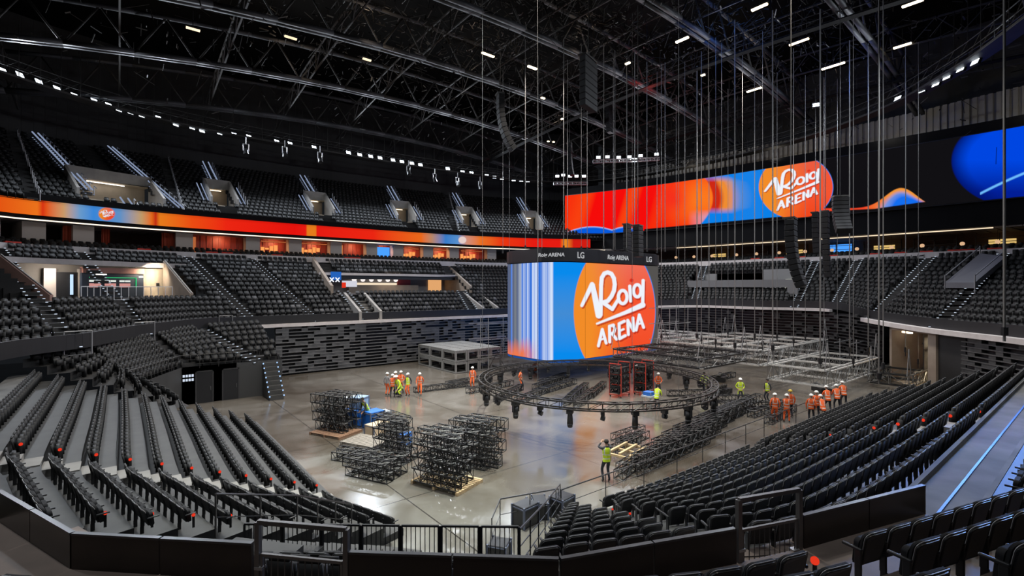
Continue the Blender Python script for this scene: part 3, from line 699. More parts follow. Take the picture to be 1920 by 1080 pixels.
cornB.seats('cornerblock', .52, None, [A_cb, (Vector((4.2, 42.6)), Vector((1.8, 42.2)), .5)], crop_tone)
# skirts closing the stand ends, cross aisle in front of the parapet, walkway at the side
mb = MB(); 
for k in range(11):
    for L_, j in ((nearL, 0), (nearL, nearL.M-1.001)):
        a, b = L_.pt(j, k/11), L_.pt(j, (k+1)/11); mb.quad((a.x, a.y, 0), (b.x, b.y, 0), (b.x, b.y, a.z), (a.x, a.y, a.z))
for k in range(12):
    for j in (0, leftL.M-1.001):
        a, b = leftL.pt(j, k/12), leftL.pt(j, (k+1)/12); mb.quad((a.x, a.y, 0), (b.x, b.y, 0), (b.x, b.y, a.z), (a.x, a.y, a.z))
for L_ in (nearL, leftL, cornL):
    for j in range(L_.M-1):
        a, b = L_.pt(j, 0), L_.pt(j+1, 0); mb.quad((a.x, a.y, 0), (b.x, b.y, 0), (b.x, b.y, b.z), (a.x, a.y, a.z))
struct(mb.build('trim_stand_skirts', M_black))
PP = [Vector(p) for p in [(-1.65, 12.3), (-.53, 9.5), (1.45, 7.55), (2.4, 6.5), (4.5, 4.6), (7.1, 3.55), (8.3, 3.1), (11.3, 2.2)]]
def parapet_hides(x, y, z):
    p = Vector((x, y)); 
    for a, b in zip(PP[:-1], PP[1:]):
        d = b-a; den = p.x*d.y-p.y*d.x
        if abs(den) < 1e-9: continue
        t = (a.x*d.y-a.y*d.x)/den; s_ = (a.x*p.y-a.y*p.x)/den
        if 0 <= s_ <= 1 and 0 < t < 1 and EYE+(z-EYE)*t < 4.9: return True
    return False
mb = MB(); wk = [(p.x, p.y) for p in PP]; out_ = offset(wk, .35)
for k in range(len(wk)-1):      # cross aisle floor between the parapet and the stands
    a, b = wk[k], wk[k+1]; c, d = offset(wk, 1.1)[k+1], offset(wk, 1.1)[k]; mb.quad((*a, 3.86), (*b, 3.86), (*c, 3.86), (*d, 3.86))
    c, d = offset(wk, -1.3)[k+1], offset(wk, -1.3)[k]; mb.quad((*a, 4.44), (*b, 4.44), (*c, 4.44), (*d, 4.44))
struct(mb.build('floor_cross_aisle', M_brown))
mb = MB(); mb.quad((11.3, 1.75, 3.9), (60, 1.75, 3.9), (60, 2.92, 3.9), (11.3, 2.92, 3.9)); mb.box(11.6, 42, 2.86, 2.96, 3.5, 4.05); mb.box(13.2, 42, 1.68, 1.78, 3.6, 4.12)
mb.box(-4.2, -3.4, 14, 34, 3.9, 4.2)
struct(mb.build('floor_side_walkway', mat('walkway_concrete', (.15, .15, .148), .8, 0, .3, .8)))
mb = MB(); mb.box(11.6, 42, 2.28, 2.33, 3.9, 3.93); tag(mb.build('floor_stripe', mat('blue_stripe', (.02, .10, .42), .4)), 'blue stripe along the pale walkway behind the near seating', 'stripe')
# parapet panels with a top rail, and two steel gates
M_par = mat('bronze_panel', (.030, .022, .019), .28, 0, .2, 1.5); M_rail = mat('rail_steel', (.10, .10, .105), .35, .7)
segs = [(0, 1, 2), (1, 2, 2), (3, 4, 2), (4, 5, 2), (6, 7, 2)]; pn = 0
for (i, j, n) in segs:
    for k in range(n):
        a = PP[i].lerp(PP[j], k/n); b = PP[i].lerp(PP[j], (k+1)/n); d = (b-a).normalized(); a2 = a+d*.012; b2 = b-d*.012; c = (a2+b2)/2
        t = empty('parapet_panel', (c.x, c.y, 3.9), math.atan2(d.y, d.x)); L_ = (b2-a2).length
        mb = MB(); mb.box(-L_/2, L_/2, -.03, .03, 0, 1.03); mb.build('panel', M_par, t)
        mb = MB(); mb.box(-L_/2, L_/2, -.035, .035, 1.03, 1.06); mb.build('top_rail', M_rail, t)
        tag(t, 'dark bronze parapet panel across the aisle, %s of the ten from its left end' % nth(pn), 'railing', 'dark bronze parapet panels'); pn += 1
def gate(a, b, ztop, zmid, zbot, label):
    a = Vector(a); b = Vector(b); d = (b-a).normalized(); c = (a+b)/2; t = empty('steel_gate', (c.x, c.y, zbot), math.atan2(d.y, d.x)); L_ = (b-a).length; h = ztop-zbot; m_ = zmid-zbot
    mb = MB()
    for x in (-L_/2, L_/2): mb.box(x-.035, x+.035, -.035, .035, -.55, h)
    mb.box(-L_/2, L_/2, -.03, .03, h-.03, h+.03); mb.build('frame', M_galvd, t)
    mb = MB(); mb.box(-L_/2+.05, L_/2-.05, -.02, .02, m_-.02, m_+.02); mb.box(-L_/2+.05, L_/2-.05, -.02, .02, -.4, -.36)
    mb.box(-L_/2+.05, -L_/2+.08, -.02, .02, -.4, m_); mb.box(L_/2-.08, L_/2-.05, -.02, .02, -.4, m_); mb.build('gate_leaf', M_galvd, t)
    mb = MB(); n = int(L_/.095)
    for k in range(1, n): mb.bar((-L_/2+L_*k/n, 0, -.38), (-L_/2+L_*k/n, 0, m_), .009)
    mb.build('balusters', M_rail, t)
    mb = MB()
    for z in (.05, .3, -.2): mb.box(-L_/2-.03, -L_/2+.09, -.045, .045, z, z+.04)
    mb.build('hinge', M_alu, t); mb = MB(); mb.box(L_/2-.16, L_/2-.04, -.05, .05, .1, .16); mb.build('latch', M_alu, t)
    tag(t, label, 'gate')
M_galvd = mat('gate_steel', (.20, .19, .185), .4, .6)
gate((1.5, 7.5), (2.38, 6.52), 5.25, 4.8, 4.3, 'steel gate frame in the dark parapet, at the head of the corner stair')
gate((7.15, 3.53), (8.25, 3.12), 5.36, 4.9, 4.3, 'taller steel gate frame beside the foreground seats and red marker lamp')
# guard fence at the front of the corner platform
fa, fb = Vector((2.0, 11.4)), Vector((6.4, 7.7)); n = 7
for k in range(n):
    a = fa.lerp(fb, k/n); b = fa.lerp(fb, (k+1)/n); d = (b-a).normalized(); c = (a+b)/2; t = empty('fence_panel', (c.x, c.y, 2.5), math.atan2(d.y, d.x)); L_ = (b-a).length-.05
    mb = MB(); mb.path([(-L_/2, 0, 0), (-L_/2, 0, 1.1), (L_/2, 0, 1.1), (L_/2, 0, 0)], .028); mb.bar((-L_/2, 0, .12), (L_/2, 0, .12), .02); mb.bar((-L_/2, 0, .45), (L_/2, 0, .45), .012); mb.build('frame', M_black, t)
    mb = MB()
    for q in range(1, 8): mb.bar((-L_/2+L_*q/8, 0, .12), (-L_/2+L_*q/8, 0, 1.1), .009)
    mb.build('bars', M_black, t); tag(t, 'black barred fence panel above the floor corner, %s from the left' % nth(k), 'fence', 'black fence panels on the corner platform')
def railing(name, pts, h, label, post=1.5, mids=(.5,), m=None, r=.022, m2=None):
    """posts follow the ground line, rails run parallel to it"""
    t = empty(name, pts[0]); o0 = Vector(pts[0]); P = [Vector(p)-o0 for p in pts]; up = Vector((0, 0, h)); m = m or M_rail
    mb = MB(); mb.path([p+up for p in P], r*1.15, 6); mb.build('top_rail', m2 or m, t)
    mb = MB()
    for f in mids: mb.path([p+up*f for p in P], r*.6)
    if mids: mb.build('mid_rail', m, t)
    for a, b in zip(P[:-1], P[1:]):
        k_ = max(1, int((b-a).length/post))
        for q in range(k_+(b == P[-1])): p = a.lerp(b, q/k_); mb = MB(); mb.bar(p, p+up, r); mb.build('post', m, t)
    return tag(t, label, 'railing')
railing('guard_rail', [(12.7, 12.9, 0), (20, 12.75, 0), (42, 12.75, 0)], 1.05, 'long grey guard rail between the floor and the near seating', 2.2, (.5,))
railing('guard_rail', [(6.4, 7.7, 2.5), (9.5, 10.3, 1.3), (12.6, 12.85, .25)], 1.05, 'sloping guard rail beside the stand end above the flight cases', 1.2, (.33, .66))
railing('guard_rail', [(5.6, 14.9, .8), (3.6, 13.4, 2.1), (1.6, 12.1, 3.1)], 1.0, 'sloping steel handrail between the end block and the corner stair', .9, (.5,))
railing('guard_rail', [(12.6, 12.95, 0), (10.4, 13.6, 0), (9.3, 12.6, 0)], 1.1, 'short angled guard rail on the floor by the flight cases', .8, (.5,))
# corner stair with white nosings
mb = MB()
for k in range(10):
    p = Vector((6.6, 14.0)).lerp(Vector((2.0, 10.2)), k/9); z = .3+k*.36; mb.obox((p.x, p.y), math.atan2(-3.8, -4.6), .75, 1.5, 0, z)
struct(mb.build('floor_corner_stair', M_deck))
# red row markers ------------------------------------------------------------
M_redl = emis('marker_red', (1, .05, .02), .75)
def marker(x, y, z, label, grp, r=.05):
    t = empty('row_marker_lamp', (x, y, z)); bm = bmesh.new(); bmesh.ops.create_uvsphere(bm, u_segments=10, v_segments=8, radius=r); bm_obj('lens', bm, M_redl, t)
    mb = MB(); mb.box(-.025, .025, -.02, .02, -.30, 0); mb.build('stem', M_black, t); return tag(t, label, 'lamp', grp)
for k in range(12):
    p = leftL.pt(20, (k+.6)/12); z = .25+.33*k; marker(p.x, 19.95, z+.42, 'red row marker lamp at the end stand aisle, %s row from the floor' % nth(k), 'red lamps by the end stand aisle', .048)
for k in range(6, 10):
    p = leftL.pt(leftL.M-1.01, (k+.6)/12); marker(p.x, p.y+.15, p.z*0+.25+.33*k+.45, 'red row marker lamp at the near end of the short block, %s row' % nth(k), 'red lamps of the short block', .042)
for k in range(4, 11): marker(24.6, 11.7-.8*(k+.6), .25+.33*k+.42, 'red row marker lamp at the aisle of the long near stand, %s row' % nth(k), 'red lamps in the near stand', .062)
for k in range(2, 7):
    p = Vector((13.3, 12.2)).lerp(Vector((8, 4.2)), (k+.3)/11); marker(p.x+.55, p.y, .25+.33*k+.25, 'small red row lamp where the near stand bends, %s row' % nth(k), 'red lamps at the stand bend', .035)
marker(7.25, 2.55, 4.85, 'bright red marker lamp in the aisle beside the foreground seats', None, .055)
# step lights on aisles --------------------------------------------------------
E_step = emis('step_light', (.75, .85, 1), .85); E_strip = emis('stair_strip_light', (.55, .68, 1), .42)
def stairs(L_, p0, p1, w_, label, lit=True, name='aisle_stair', step=2, posts=False, rows=None, m=None, rail=False, strips=False):
    n = L_.n; a = Vector((p0.x, p0.y)); b = Vector((p1.x, p1.y)); d = (b-a); Ld = d.length; rz = math.atan2(d.y, d.x); t = empty(name, (a.x, a.y, 0), 0); mb = MB(); ml = MB(); mp = MB()
    jj = min(range(L_.M), key=lambda j: (L_.A[j].to_2d()-a).length); zA = L_.A[jj].z; zB = L_.B[jj].z; sd = Vector((-d.y, d.x)).normalized()
    for i in range(n):
        if rows and i not in rows: continue
        for h in range(step):
            tt = (i+(h+.5)/step)/n; c = d*tt; z = zA+(zB-zA)*(i/n); zt = z+(zB-zA)/n*h/step
            mb.obox((c.x, c.y), rz, Ld/n/step, w_*1.5, z, zt+.03)
            q = c-d.normalized()*(Ld/n/step*.5)
            if lit:
                for s in (-1, 1):
                    e = q+sd*s*w_*.62; ml.obox((e.x, e.y), rz, .05, .22*w_, zt+.03, zt+.075)
        if posts:
            c = d*((i+.5)/n)+sd*(-w_*1.0); z = zA+(zB-zA)*(i/n); mp.bar((c.x, c.y, z), (c.x, c.y, z+1.0), .045); mp.bar((c.x, c.y, z+.98), (c.x-d.normalized().x*.5, c.y-d.normalized().y*.5, z+.7), .04)
    if strips:
        for s in (-1, 1):
            i0, i1 = (min(rows), max(rows)+1) if rows else (0, n)
            q0 = d*(i0/n)+sd*s*w_*.45; q1 = d*(i1/n)+sd*s*w_*.45; ml.bar((q0.x, q0.y, zA+(zB-zA)*i0/n+.5), (q1.x, q1.y, zA+(zB-zA)*i1/n+.5), .075)
    if mb.v: mb.build('steps', m or M_concL, t)
    if ml.v: ml.build('step_lights', E_strip if strips else E_step, t)
    if mp.v: mp.build('hand_posts', M_galv, t)
    return tag(t, label, 'stairs')
for k, (a, b, w_) in enumerate(AISL): stairs(low, a, b, w_*.8, 'concrete aisle steps with pale lights in the lower terrace, %s from the left' % nth([5, 3, 1, 4, 6, 7, 8, 9, 10, 11, 12, 13][k]) , True, step=2, rows=None if k not in (1, 2) else range(0, 7), m=M_conc)
NA = len(VOMS)
for k, (a, b, w_) in enumerate(AIS2):
    if k < NA: stairs(upp, a, b, w_*.8, 'lit aisle steps with posts above an upper tier vomitory, %s from the left' % nth(k), k > 0, posts=True, step=2, rows=range(UPV[k][2]+4, 17) if k else range(0, 2), strips=True, m=M_conc)
    elif k < NA+2: stairs(upp, a, b, w_*.9, 'long lit aisle steps at the %s side of the widest upper vomitory' % ('far left', 'right')[k-NA], True, posts=True, rows=range(1, 17) if k == NA+1 else range(3, 17), strips=True, m=M_conc)
    else: stairs(upp, a, b, w_*.8, 'narrow unlit steps in the upper tier, %s of three' % nth(k-NA-2), False, posts=True, step=2, m=M_conc)
stairs(nearL, Vector((23.8, 11.7)), Vector((24.1, 2.9)), .7, 'pale aisle steps crossing the long near stand', False)
stairs(nearL, Vector((13.3, 12.2)), Vector((8, 4.2)), .6, 'aisle steps where the near stand bends toward the corner', False)
stairs(leftL, Vector((6.6, 19.3)), Vector((-3.4, 19.3)), .6, 'aisle steps crossing the telescopic end stand', False)
stairs(cornB, Vector((8.6, 42.6)), Vector((5.2, 48)), .7, 'corner block steps with rows of blue white lights', True, m=M_conc)
mb = MB(); ml = MB()
for k in range(8): mb.obox((9.3+.0*k, 42.3-.3*k), 0, 1.0, .3, 0, 2.6-.32*k); [ml.obox((9.3+s*.5, 42.12-.3*k), 0, .08, .05, 2.6-.32*k-.1, 2.6-.32*k) for s in (-1, 1)]
t = empty('floor_stair'); tag(t, 'short stair with blue white lights down to the floor by the corner doors', 'stairs'); mb.build('steps', M_deck, t); ml.build('step_lights', emis('step_blue', (.4, .62, 1), 1.2), t)
# corner wall with doors
G = [(.6, 36.4), (3.5, 42.5), (7.0, 42.5), (10.2, 42.3), (11.4, 50.3)]; mb = MB()
for a, b in zip(G[:-1], G[1:]): mb.quad((*a, 0), (*b, 0), (*b, 2.75), (*a, 2.75)); mb.quad((*b, 0), (*a, 0), (*a, 2.75), (*b, 2.75))
struct(mb.build('wall_corner', mat('corner_wall', (.12, .12, .12), .6)))
for i, x in enumerate((4.9, 6.6)):
    t = empty('door', (x, 42.44, 0)); t.name = 'corner_door'; mb = MB(); mb.box(-.5, .5, -.03, .03, 0, 2.3); dl = mb.build('door_leaf', M_black, t); mb = MB(); mb.box(-.58, -.5, -.05, .05, 0, 2.38); mb.box(.5, .58, -.05, .05, 0, 2.38); mb.box(-.58, .58, -.05, .05, 2.3, 2.38); mb.build('frame', M_rail, t)
    mb = MB(); mb.bar((.38, -.06, .9), (.38, -.06, 1.2), .02); mb.build('door_handle', M_alu, dl); tag(t, 'black door in the low corner wall, %s' % ('nearer the end stand' if i == 0 else 'nearer the lit stair'), 'door')
t = empty('wall_sign', (3.9, 42.4, 1.9)); tag(t, 'small white lettered sign on the corner wall beside the black doors', 'sign'); mb = MB()
for r_ in range(2):
    for k in range(4): mb.box(-.35+k*.18, -.22+k*.18, -.03, 0, .12-r_*.3, .3-r_*.3)
mb.build('lettering', E_step, t)
railing('guard_rail', [(.4, 36.6, 2.6), (3.4, 42.5, 2.6), (7.0, 42.4, 2.6), (8.4, 42.35, 2.6)], 1.0, 'black guard rail on top of the curved corner wall', 1.2, (.33, .66), M_steel)
# retracted seating banks ------------------------------------------------------
def bank(name, C, zt, label, plain=None, h=.33, off=-.35, fill=.5, k1=1, k2=1):
    t = empty(name, (C[0].x, C[0].y, 0)); ms = MB(); mbk = MB(); P = resample(C, .6); n = int(zt/h)
    for i in range(n):
        z = (i+.55)*h; O = offset([tuple(p) for p in P], off-.05*(n-i)/n*6*.12); I = offset([tuple(p) for p in P], off+.35)
        for k in range(len(P)-1):
            r0 = C[0]; f = lambda p, z_: (p[0]-r0.x, p[1]-r0.y, z_)
            ms.hexa([f(O[k], z), f(O[k+1], z), f(I[k+1], z), f(I[k], z), f(O[k], z+.075), f(O[k+1], z+.075), f(I[k+1], z+.075), f(I[k], z+.075)])
            if (plain and plain(P[k])) or random.random() > fill: continue
            Q = offset([tuple(P[k]), tuple(P[k+1])], off+.04); R_ = offset([tuple(P[k]), tuple(P[k+1])], off+.3)
            mbk.hexa([f(Q[0], z+.08), f(Q[1], z+.08), f(R_[1], z+.08), f(R_[0], z+.08), f(Q[0], z+h), f(Q[1], z+h), f(R_[1], z+h), f(R_[0], z+h)])
    mb = MB(); I = offset([tuple(p) for p in P], .05)
    for k in range(len(P)-1): mb.quad(f(I[k], 0), f(I[k+1], 0), f(I[k+1], zt), f(I[k], zt))
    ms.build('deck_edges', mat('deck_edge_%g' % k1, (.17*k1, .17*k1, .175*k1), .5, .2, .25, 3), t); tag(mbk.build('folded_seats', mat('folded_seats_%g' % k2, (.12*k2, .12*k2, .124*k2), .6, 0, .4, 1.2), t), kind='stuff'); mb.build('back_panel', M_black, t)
    return tag(t, label, 'seating bank')
Cf = clip(low.A, lambda p: p.x > 11.2 and p.y > 44)
bank('retracted_seating', Cf, 4.7, 'retracted telescopic seating wall of stacked decks along the far side', lambda p: 20.2 < p[0] < 22.4 or 36.4 < p[0] < 38)
Ce = clip(low.A, lambda p: p.x > 55.5 and p.y < 45 and p.y > 13.7)
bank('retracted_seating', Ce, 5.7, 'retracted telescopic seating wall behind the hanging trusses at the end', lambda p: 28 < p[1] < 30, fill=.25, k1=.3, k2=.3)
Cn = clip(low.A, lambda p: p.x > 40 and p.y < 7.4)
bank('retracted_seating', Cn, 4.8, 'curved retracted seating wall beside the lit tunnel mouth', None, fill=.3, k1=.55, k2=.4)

# ---------------------------------------------------------------- recesses, vomitories, tunnel
def locate(L_, px, py, i0=0, i1=None):
    best = None
    for j in range(0, (L_.M-1)*4):
        for i in range(i0, (i1 or L_.n)*2):
            p = L_.pt(j/4, i/2/L_.n); u, v, d = proj(p)
            if d < 1: continue
            e = abs(u-px)+abs(v-py)
            if best is None or e < best[0]: best = (e, j/4, i/2/L_.n, p)
    return best[1:]
E_room = emis('room_light', (1, .82, .6), 3.0); E_roomw = emis('room_light_white', (1, .95, .88), 3.0)
M_bw = mat('lit_beige_wall', (.62, .52, .40), .7, 0, .1, 1)
M_vom = mat('vomitory_concrete', (.33, .31, .29), .7, 0, .15, 1)
for k, (p, j, r, hw, kd) in enumerate(UPV):
    f = upp.pt(j, (r-1)/17); bck = upp.pt(j, (r+4)/17); n = (bck-f).to_2d(); Dp = n.length; rz = math.atan2(n.y, n.x)-PI/2; z0 = f.z; z1 = bck.z
    t = empty('upper_vomitory', (f.x, f.y, z0), rz); H = z1-z0+.25; w_ = hw
    mb = MB()
    for s in (-1, 1):
        x0, x1 = (s*w_-.12, s*w_+.12)
        mb.hexa([(x0, 0, -.3), (x1, 0, -.3), (x1, Dp, -.3), (x0, Dp, -.3), (x0, 0, .95), (x1, 0, .95), (x1, Dp, H+.85), (x0, Dp, H+.85)])
    mb.box(-w_, w_, Dp-.1, Dp+.12, H-.2, H+.9); mb.build('side_wall', M_vom, t)
    mb = MB(); mb.box(-w_, w_, Dp+1.4, Dp+1.5, 0, H); mb.box(-w_, w_, 0, Dp+1.5, -.1, 0); mb.box(-w_, w_, Dp, Dp+1.5, H-.3, H-.2); mb.build('lit_passage_wall', M_bw, t)
    mb = MB(); mb.box(-w_*.5, w_*.4, Dp+.5, Dp+.62, H-.42, H-.36); mb.build('passage_lamp', E_room if k != 0 else E_roomw, t)
    if k:
        ms = MB(); mp = MB()
        for s in (-1, 1):
            x = s*(w_+.55)
            for dx in (-.22, .22): ms.bar((x+dx, 0, .45), (x+dx, Dp, H+.2), .06)
            for q in range(6): mp.bar((x+.45, Dp*q/5, H*q/5-.1), (x+.45, Dp*q/5, H*q/5+.95), .045)
        ms.build('side_step_lights', E_strip, t); mp.build('hand_posts', M_galv, t)
    tag(t, 'concrete vomitory with a lit passage in the upper tier, %s from the left' % nth(k) if k else 'widest concrete vomitory of the upper tier with a slanting white lamp', 'entrance')
# far concession recess ----------------------------------------------------------
zf = 7.85; t = empty('concession_recess', (28, 59, zf)); X0c, X1c = -9.4, 9.4
mb = MB(); mb.box(X0c, X1c, -3.6, 3.4, -.15, 0); mb.box(X0c, X1c, 3.2, 3.4, 0, 2.4); mb.box(X0c, X1c, .2, 3.4, 2.25, 2.4); mb.build('back_wall', mat('recess_wall', (.20, .185, .18), .7), t)
mb = MB(); mb.box(X0c-.2, X1c+.2, -.1, .3, 2.2, 2.5); mb.build('slab_edge', M_band, t)
mb = MB(); mb.box(X0c, X1c, .25, .5, 1.75, 2.2); mb.build('dark_soffit', M_black, t)
for s, x in ((0, X0c), (1, X1c)):
    mb = MB(); mb.hexa([(x-.15, -3.6, -.1), (x+.15, -3.6, -.1), (x+.15, 3.2, -.1), (x-.15, 3.2, -.1), (x-.15, -3.6, .9), (x+.15, -3.6, .9), (x+.15, 3.2, 4.4), (x-.15, 3.2, 4.4)]); mb.build('sloping_side_wall', M_beige, t)
mb = MB(); mb.box(-5.3, 4.5, 2.3, 3, 0, 1.05); mb.build('serving_counter', M_beige, t)
mb = MB(); mb.box(-5.3, 1.6, 3.0, 3.15, 1.05, 1.35); mb.build('lit_counter_front', emis('counter_glow', (1, .82, .6), .9), t)
mb = MB(); mb.box(1.7, 3.6, 2.9, 3.15, .9, 1.9); mb.build('red_menu_panel', mat('red_panel', (.35, .04, .03), .5), t)
for q in range(6): bm = bmesh.new(); bmesh.ops.create_uvsphere(bm, u_segments=10, v_segments=6, radius=.3); bmesh.ops.translate(bm, vec=(-4.5+q*1.15, 2.6, 1.75), verts=bm.verts); bm_obj('dome_lamp', bm, emis('dome_white', (1, .93, .9), 1.0), t)
mb = MB(); mb.box(6.5, 8.6, 3.0, 3.15, .2, 2.1); mb.box(-9.2, -8.0, 2.9, 3.15, .2, 2.1); mb.build('warm_niche', emis('niche_glow', (1, .50, .2), .75), t)
mb = MB(); mb.box(-8.4, -7.2, -.3, -.15, 1.6, 2.6); mb.build('blue_banner', emis('banner_blue', (.03, .2, .8), .6), t)
tag(t, 'concession recess with white dome lamps and a pale counter in the far terrace', 'kiosk')
area('kiosk_light', (28, 60.5, zf+2.1), (28, 59, zf), 3, 120, (1, .8, .6))
for k, x in enumerate((21.2, 37.3)):
    t = empty('stair_shaft', (x, 50.9, 5.1)); mb = MB()
    for s in (-1.15, 1.15): mb.hexa([(s-.14, -.15, -.6), (s+.14, -.15, -.6), (s+.14, 4.6, -.6), (s-.14, 4.6, -.6), (s-.14, -.15, .9), (s+.14, -.15, .9), (s+.14, 4.6, 2.9), (s-.14, 4.6, 2.9)])
    mb.build('side_wall', M_vom, t); mb = MB(); [mb.box(-1.05, 1.05, q*.6, q*.6+.6, -.6, .1+q*.3) for q in range(7)]; mb.build('steps', M_concL, t)
    tag(t, 'pale concrete stair shaft cut into the far terrace, %s' % ('nearer the corner' if k == 0 else 'nearer the video cube'), 'stairs')
# white letters and small lit boards at the left foot of the recess
p = locate(low, 628, 545)[2]; t = empty('lit_letters', (p.x, p.y-.3, p.z+1.1)); mb = MB()
for x in (-.75, -.1): mb.path([(x, 0, .5), (x+.45, 0, 0)], .07, 4); mb.path([(x, 0, 0), (x+.45, 0, .5)], .07, 4)
mb.build('letter', emis('white_neon', (.85, .9, 1), 1.2), t); tag(t, 'small white neon letters at the foot of the far concession', 'sign')
p = locate(low, 655, 553)[2]; t = empty('lit_board', (p.x, p.y-.3, p.z+1.0)); mb = MB(); mb.box(-.9, .8, -.05, .05, 0, .7); mb.build('panel', emis('board_white', (.8, .8, .9), .8), t); mb = MB(); mb.box(-.95, -.5, -.1, -.05, -.1, .5); mb.build('red_corner', M_redl, t); tag(t, 'small lit white and red board beside the neon letters', 'sign')
# corner concourse -----------------------------------------------------------------
zc = 7.6
def curve_t(L_, tt, f): return [L_.pt(j, tt) for j in range(L_.M) if f(L_.pt(j, tt))]
mb = MB()
for j in range(low.M-1):
    a, b, c, d = low.pt(j, 5/15), low.pt(j+1, 5/15), low.pt(j+1, .93), low.pt(j, .93)
    if (a.x+c.x)/2 < 6.8 and a.x < 7.6: mb.quad((a.x, a.y, zc), (b.x, b.y, zc), (c.x, c.y, zc), (d.x, d.y, zc)); 
    a, b = low.pt(j, .8), low.pt(j+1, .8)
    if (a.x+c.x)/2 < 6.8: mb.quad((a.x, a.y, 10.62), (b.x, b.y, 10.62), (c.x, c.y, 10.62), (d.x, d.y, 10.62))
struct(mb.build('floor_concourse', M_conc))
Cb = [p for p in (low.pt(j, .92) for j in range(low.M)) if p.x < 6.6 and p.x > -12]
struct(ring_wall('wall_concourse', Cb, zc, 10.7, mat('concourse_wall', (.22, .20, .185), .7), .2))
Cb2 = [p for p in (low.pt(j, .79) for j in range(low.M)) if p.x < 5.4 and p.x > -12]
struct(ring_wall('trim_5', Cb2, 10.5, 10.95, M_band, .3, -.1))
def on_back(px, tt=.9, z=9):
    j = min((j/4 for j in range(low.M*4-4)), key=lambda j: abs(proj((*low.pt(j, tt).to_2d(), z))[0]-px)+(1e4 if proj(low.pt(j, tt))[2] < 5 else 0)); a = low.pt(j, tt); b = low.pt(j+.3, tt); d = (b-a).to_2d().normalized(); return a, math.atan2(d.y, d.x)
a, rz = on_back(206, .87); t = empty('snack_kiosk', (a.x+math.sin(rz)*.7, a.y-math.cos(rz)*.7, zc), rz); mb = MB(); mb.box(-2.4, 2.4, -.1, .3, 0, 2.7); mb.build('back_wall', mat('kiosk_navy', (.02, .03, .05), .5), t)
for r_ in range(3):
    mb = MB(); x = -1.9+r_*1.15
    mb.box(x, x+.38, -.2, -.12, 1.45, 1.62); mb.box(x+.45, x+.85, -.2, -.12, 1.45, 1.62); mb.build('menu_heading', emis('menu_white', (.8, .85, .8), .9), t); mb = MB(); mb.box(x, x+.85, -.2, -.12, .95, 1.33); mb.build('menu_screen', emis('menu_pink', (.75, .33, .30), .8), t)
mb = MB(); mb.path([(-1.9, -.15, 1.85), (1.75, -.15, 1.85), (1.75, -.15, .85)], .045); mb.build('green_neon', emis('neon_green', (.05, .7, .25), .9), t)
mb = MB(); mb.box(-1.4, -.6, -.15, -.1, 2.1, 2.18); mb.box(2.0, 2.35, -.15, -.1, 1.9, 2.0); mb.build('white_lamp', E_roomw, t)
mb = MB(); mb.box(-2.4, 2.4, -.3, .3, 2.25, 2.75); mb.build('pink_fascia', mat('pink_fascia', (.45, .22, .18), .6), t)
tag(t, 'navy snack kiosk with three lit menus and a green neon line in the corner concourse', 'kiosk')
a, rz = on_back(288); t = empty('curved_wall_panel', (a.x, a.y-.3, zc), rz); mb = MB()
pr = None
for q in range(9):
    x = -1.3+q*.32; y = -.5*math.sin(q/8*PI)
    if pr: mb.hexa([(pr[0], pr[1], 0), (x, y, 0), (x, y+.15, 0), (pr[0], pr[1]+.15, 0), (pr[0], pr[1], 2.8), (x, y, 2.8), (x, y+.15, 2.8), (pr[0], pr[1]+.15, 2.8)])
    pr = (x, y)
mb.build('panel', M_bw, t); mb = MB(); mb.box(.1, .35, -.6, -.5, 1.1, 1.4); mb.build('pictogram', M_black, t); tag(t, 'beige curved wall with a small dark pictogram at the right of the snack kiosk', 'wall panel')
area('concourse_light', (a.x-.2, a.y-2.6, 10.2), (a.x, a.y-.5, 8.6), .6, 130, (1, .85, .65)); area('concourse_light', (a.x-7, a.y-4.5, 10.2), (a.x-7, a.y-3, 8.6), .6, 110, (1, .88, .75))
a, rz = on_back(130); t = empty('concourse_door', (a.x, a.y-.2, zc), rz); mb = MB(); mb.box(-.9, .6, -.1, .1, 0, 2.3); mb.build('door_leaf', M_black, t); mb = MB(); mb.box(.05, .25, -.2, -.1, .3, 2.1); mb.build('lit_sign', emis('sign_bluewhite', (.55, .75, 1), 1.1), t); mb = MB(); mb.box(-1.7, -.9, -.15, .1, 0, 2.6); mb.box(.6, 1.7, -.15, .1, 0, 2.6); mb.build('frame_wall', M_pier, t); tag(t, 'dark doorway with an upright bluish lit sign in the corner concourse', 'door')
# sloping stair wall at the far left and diagonal wall at the right of the concourse
def slope_wall(name, p0, p1, th, lo0, hi0, lo1, hi1, m, label):
    d = Vector((p1[0]-p0[0], p1[1]-p0[1])).normalized(); n = Vector((-d.y, d.x))*th/2; t = empty(name, (p0[0], p0[1], 0)); mb = MB(); o_ = Vector(p0[:2])
    q = [Vector(p0[:2])-n-o_, Vector(p1[:2])-n-o_, Vector(p1[:2])+n-o_, Vector(p0[:2])+n-o_]
    mb.hexa([(*q[0], lo0), (*q[1], lo1), (*q[2], lo1), (*q[3], lo0), (*q[0], hi0), (*q[1], hi1), (*q[2], hi1), (*q[3], hi0)]); mb.build('wall', m, t)
    mb = MB(); mb.bar((*((q[0]+q[3])/2), hi0+.05), (*((q[1]+q[2])/2), hi1+.05), .06); mb.build('coping', M_concL, t); return tag(t, label, 'wall panel')
a = low.pt(locate(low, 358, 562)[0], 5/15); b = low.pt(locate(low, 310, 500)[0], 12/15)
slope_wall('stair_wall', a, b, .3, 7.3, 8.0, 7.6, 11.2, M_beige, 'beige sloping stair wall at the right end of the corner concourse')
a = at_z(98, 556, 7.7); b = at_z(0, 487, 10.9) if False else None
p0 = on_back(96, .45, 8)[0]; p1 = on_back(2, .62, 8)[0]
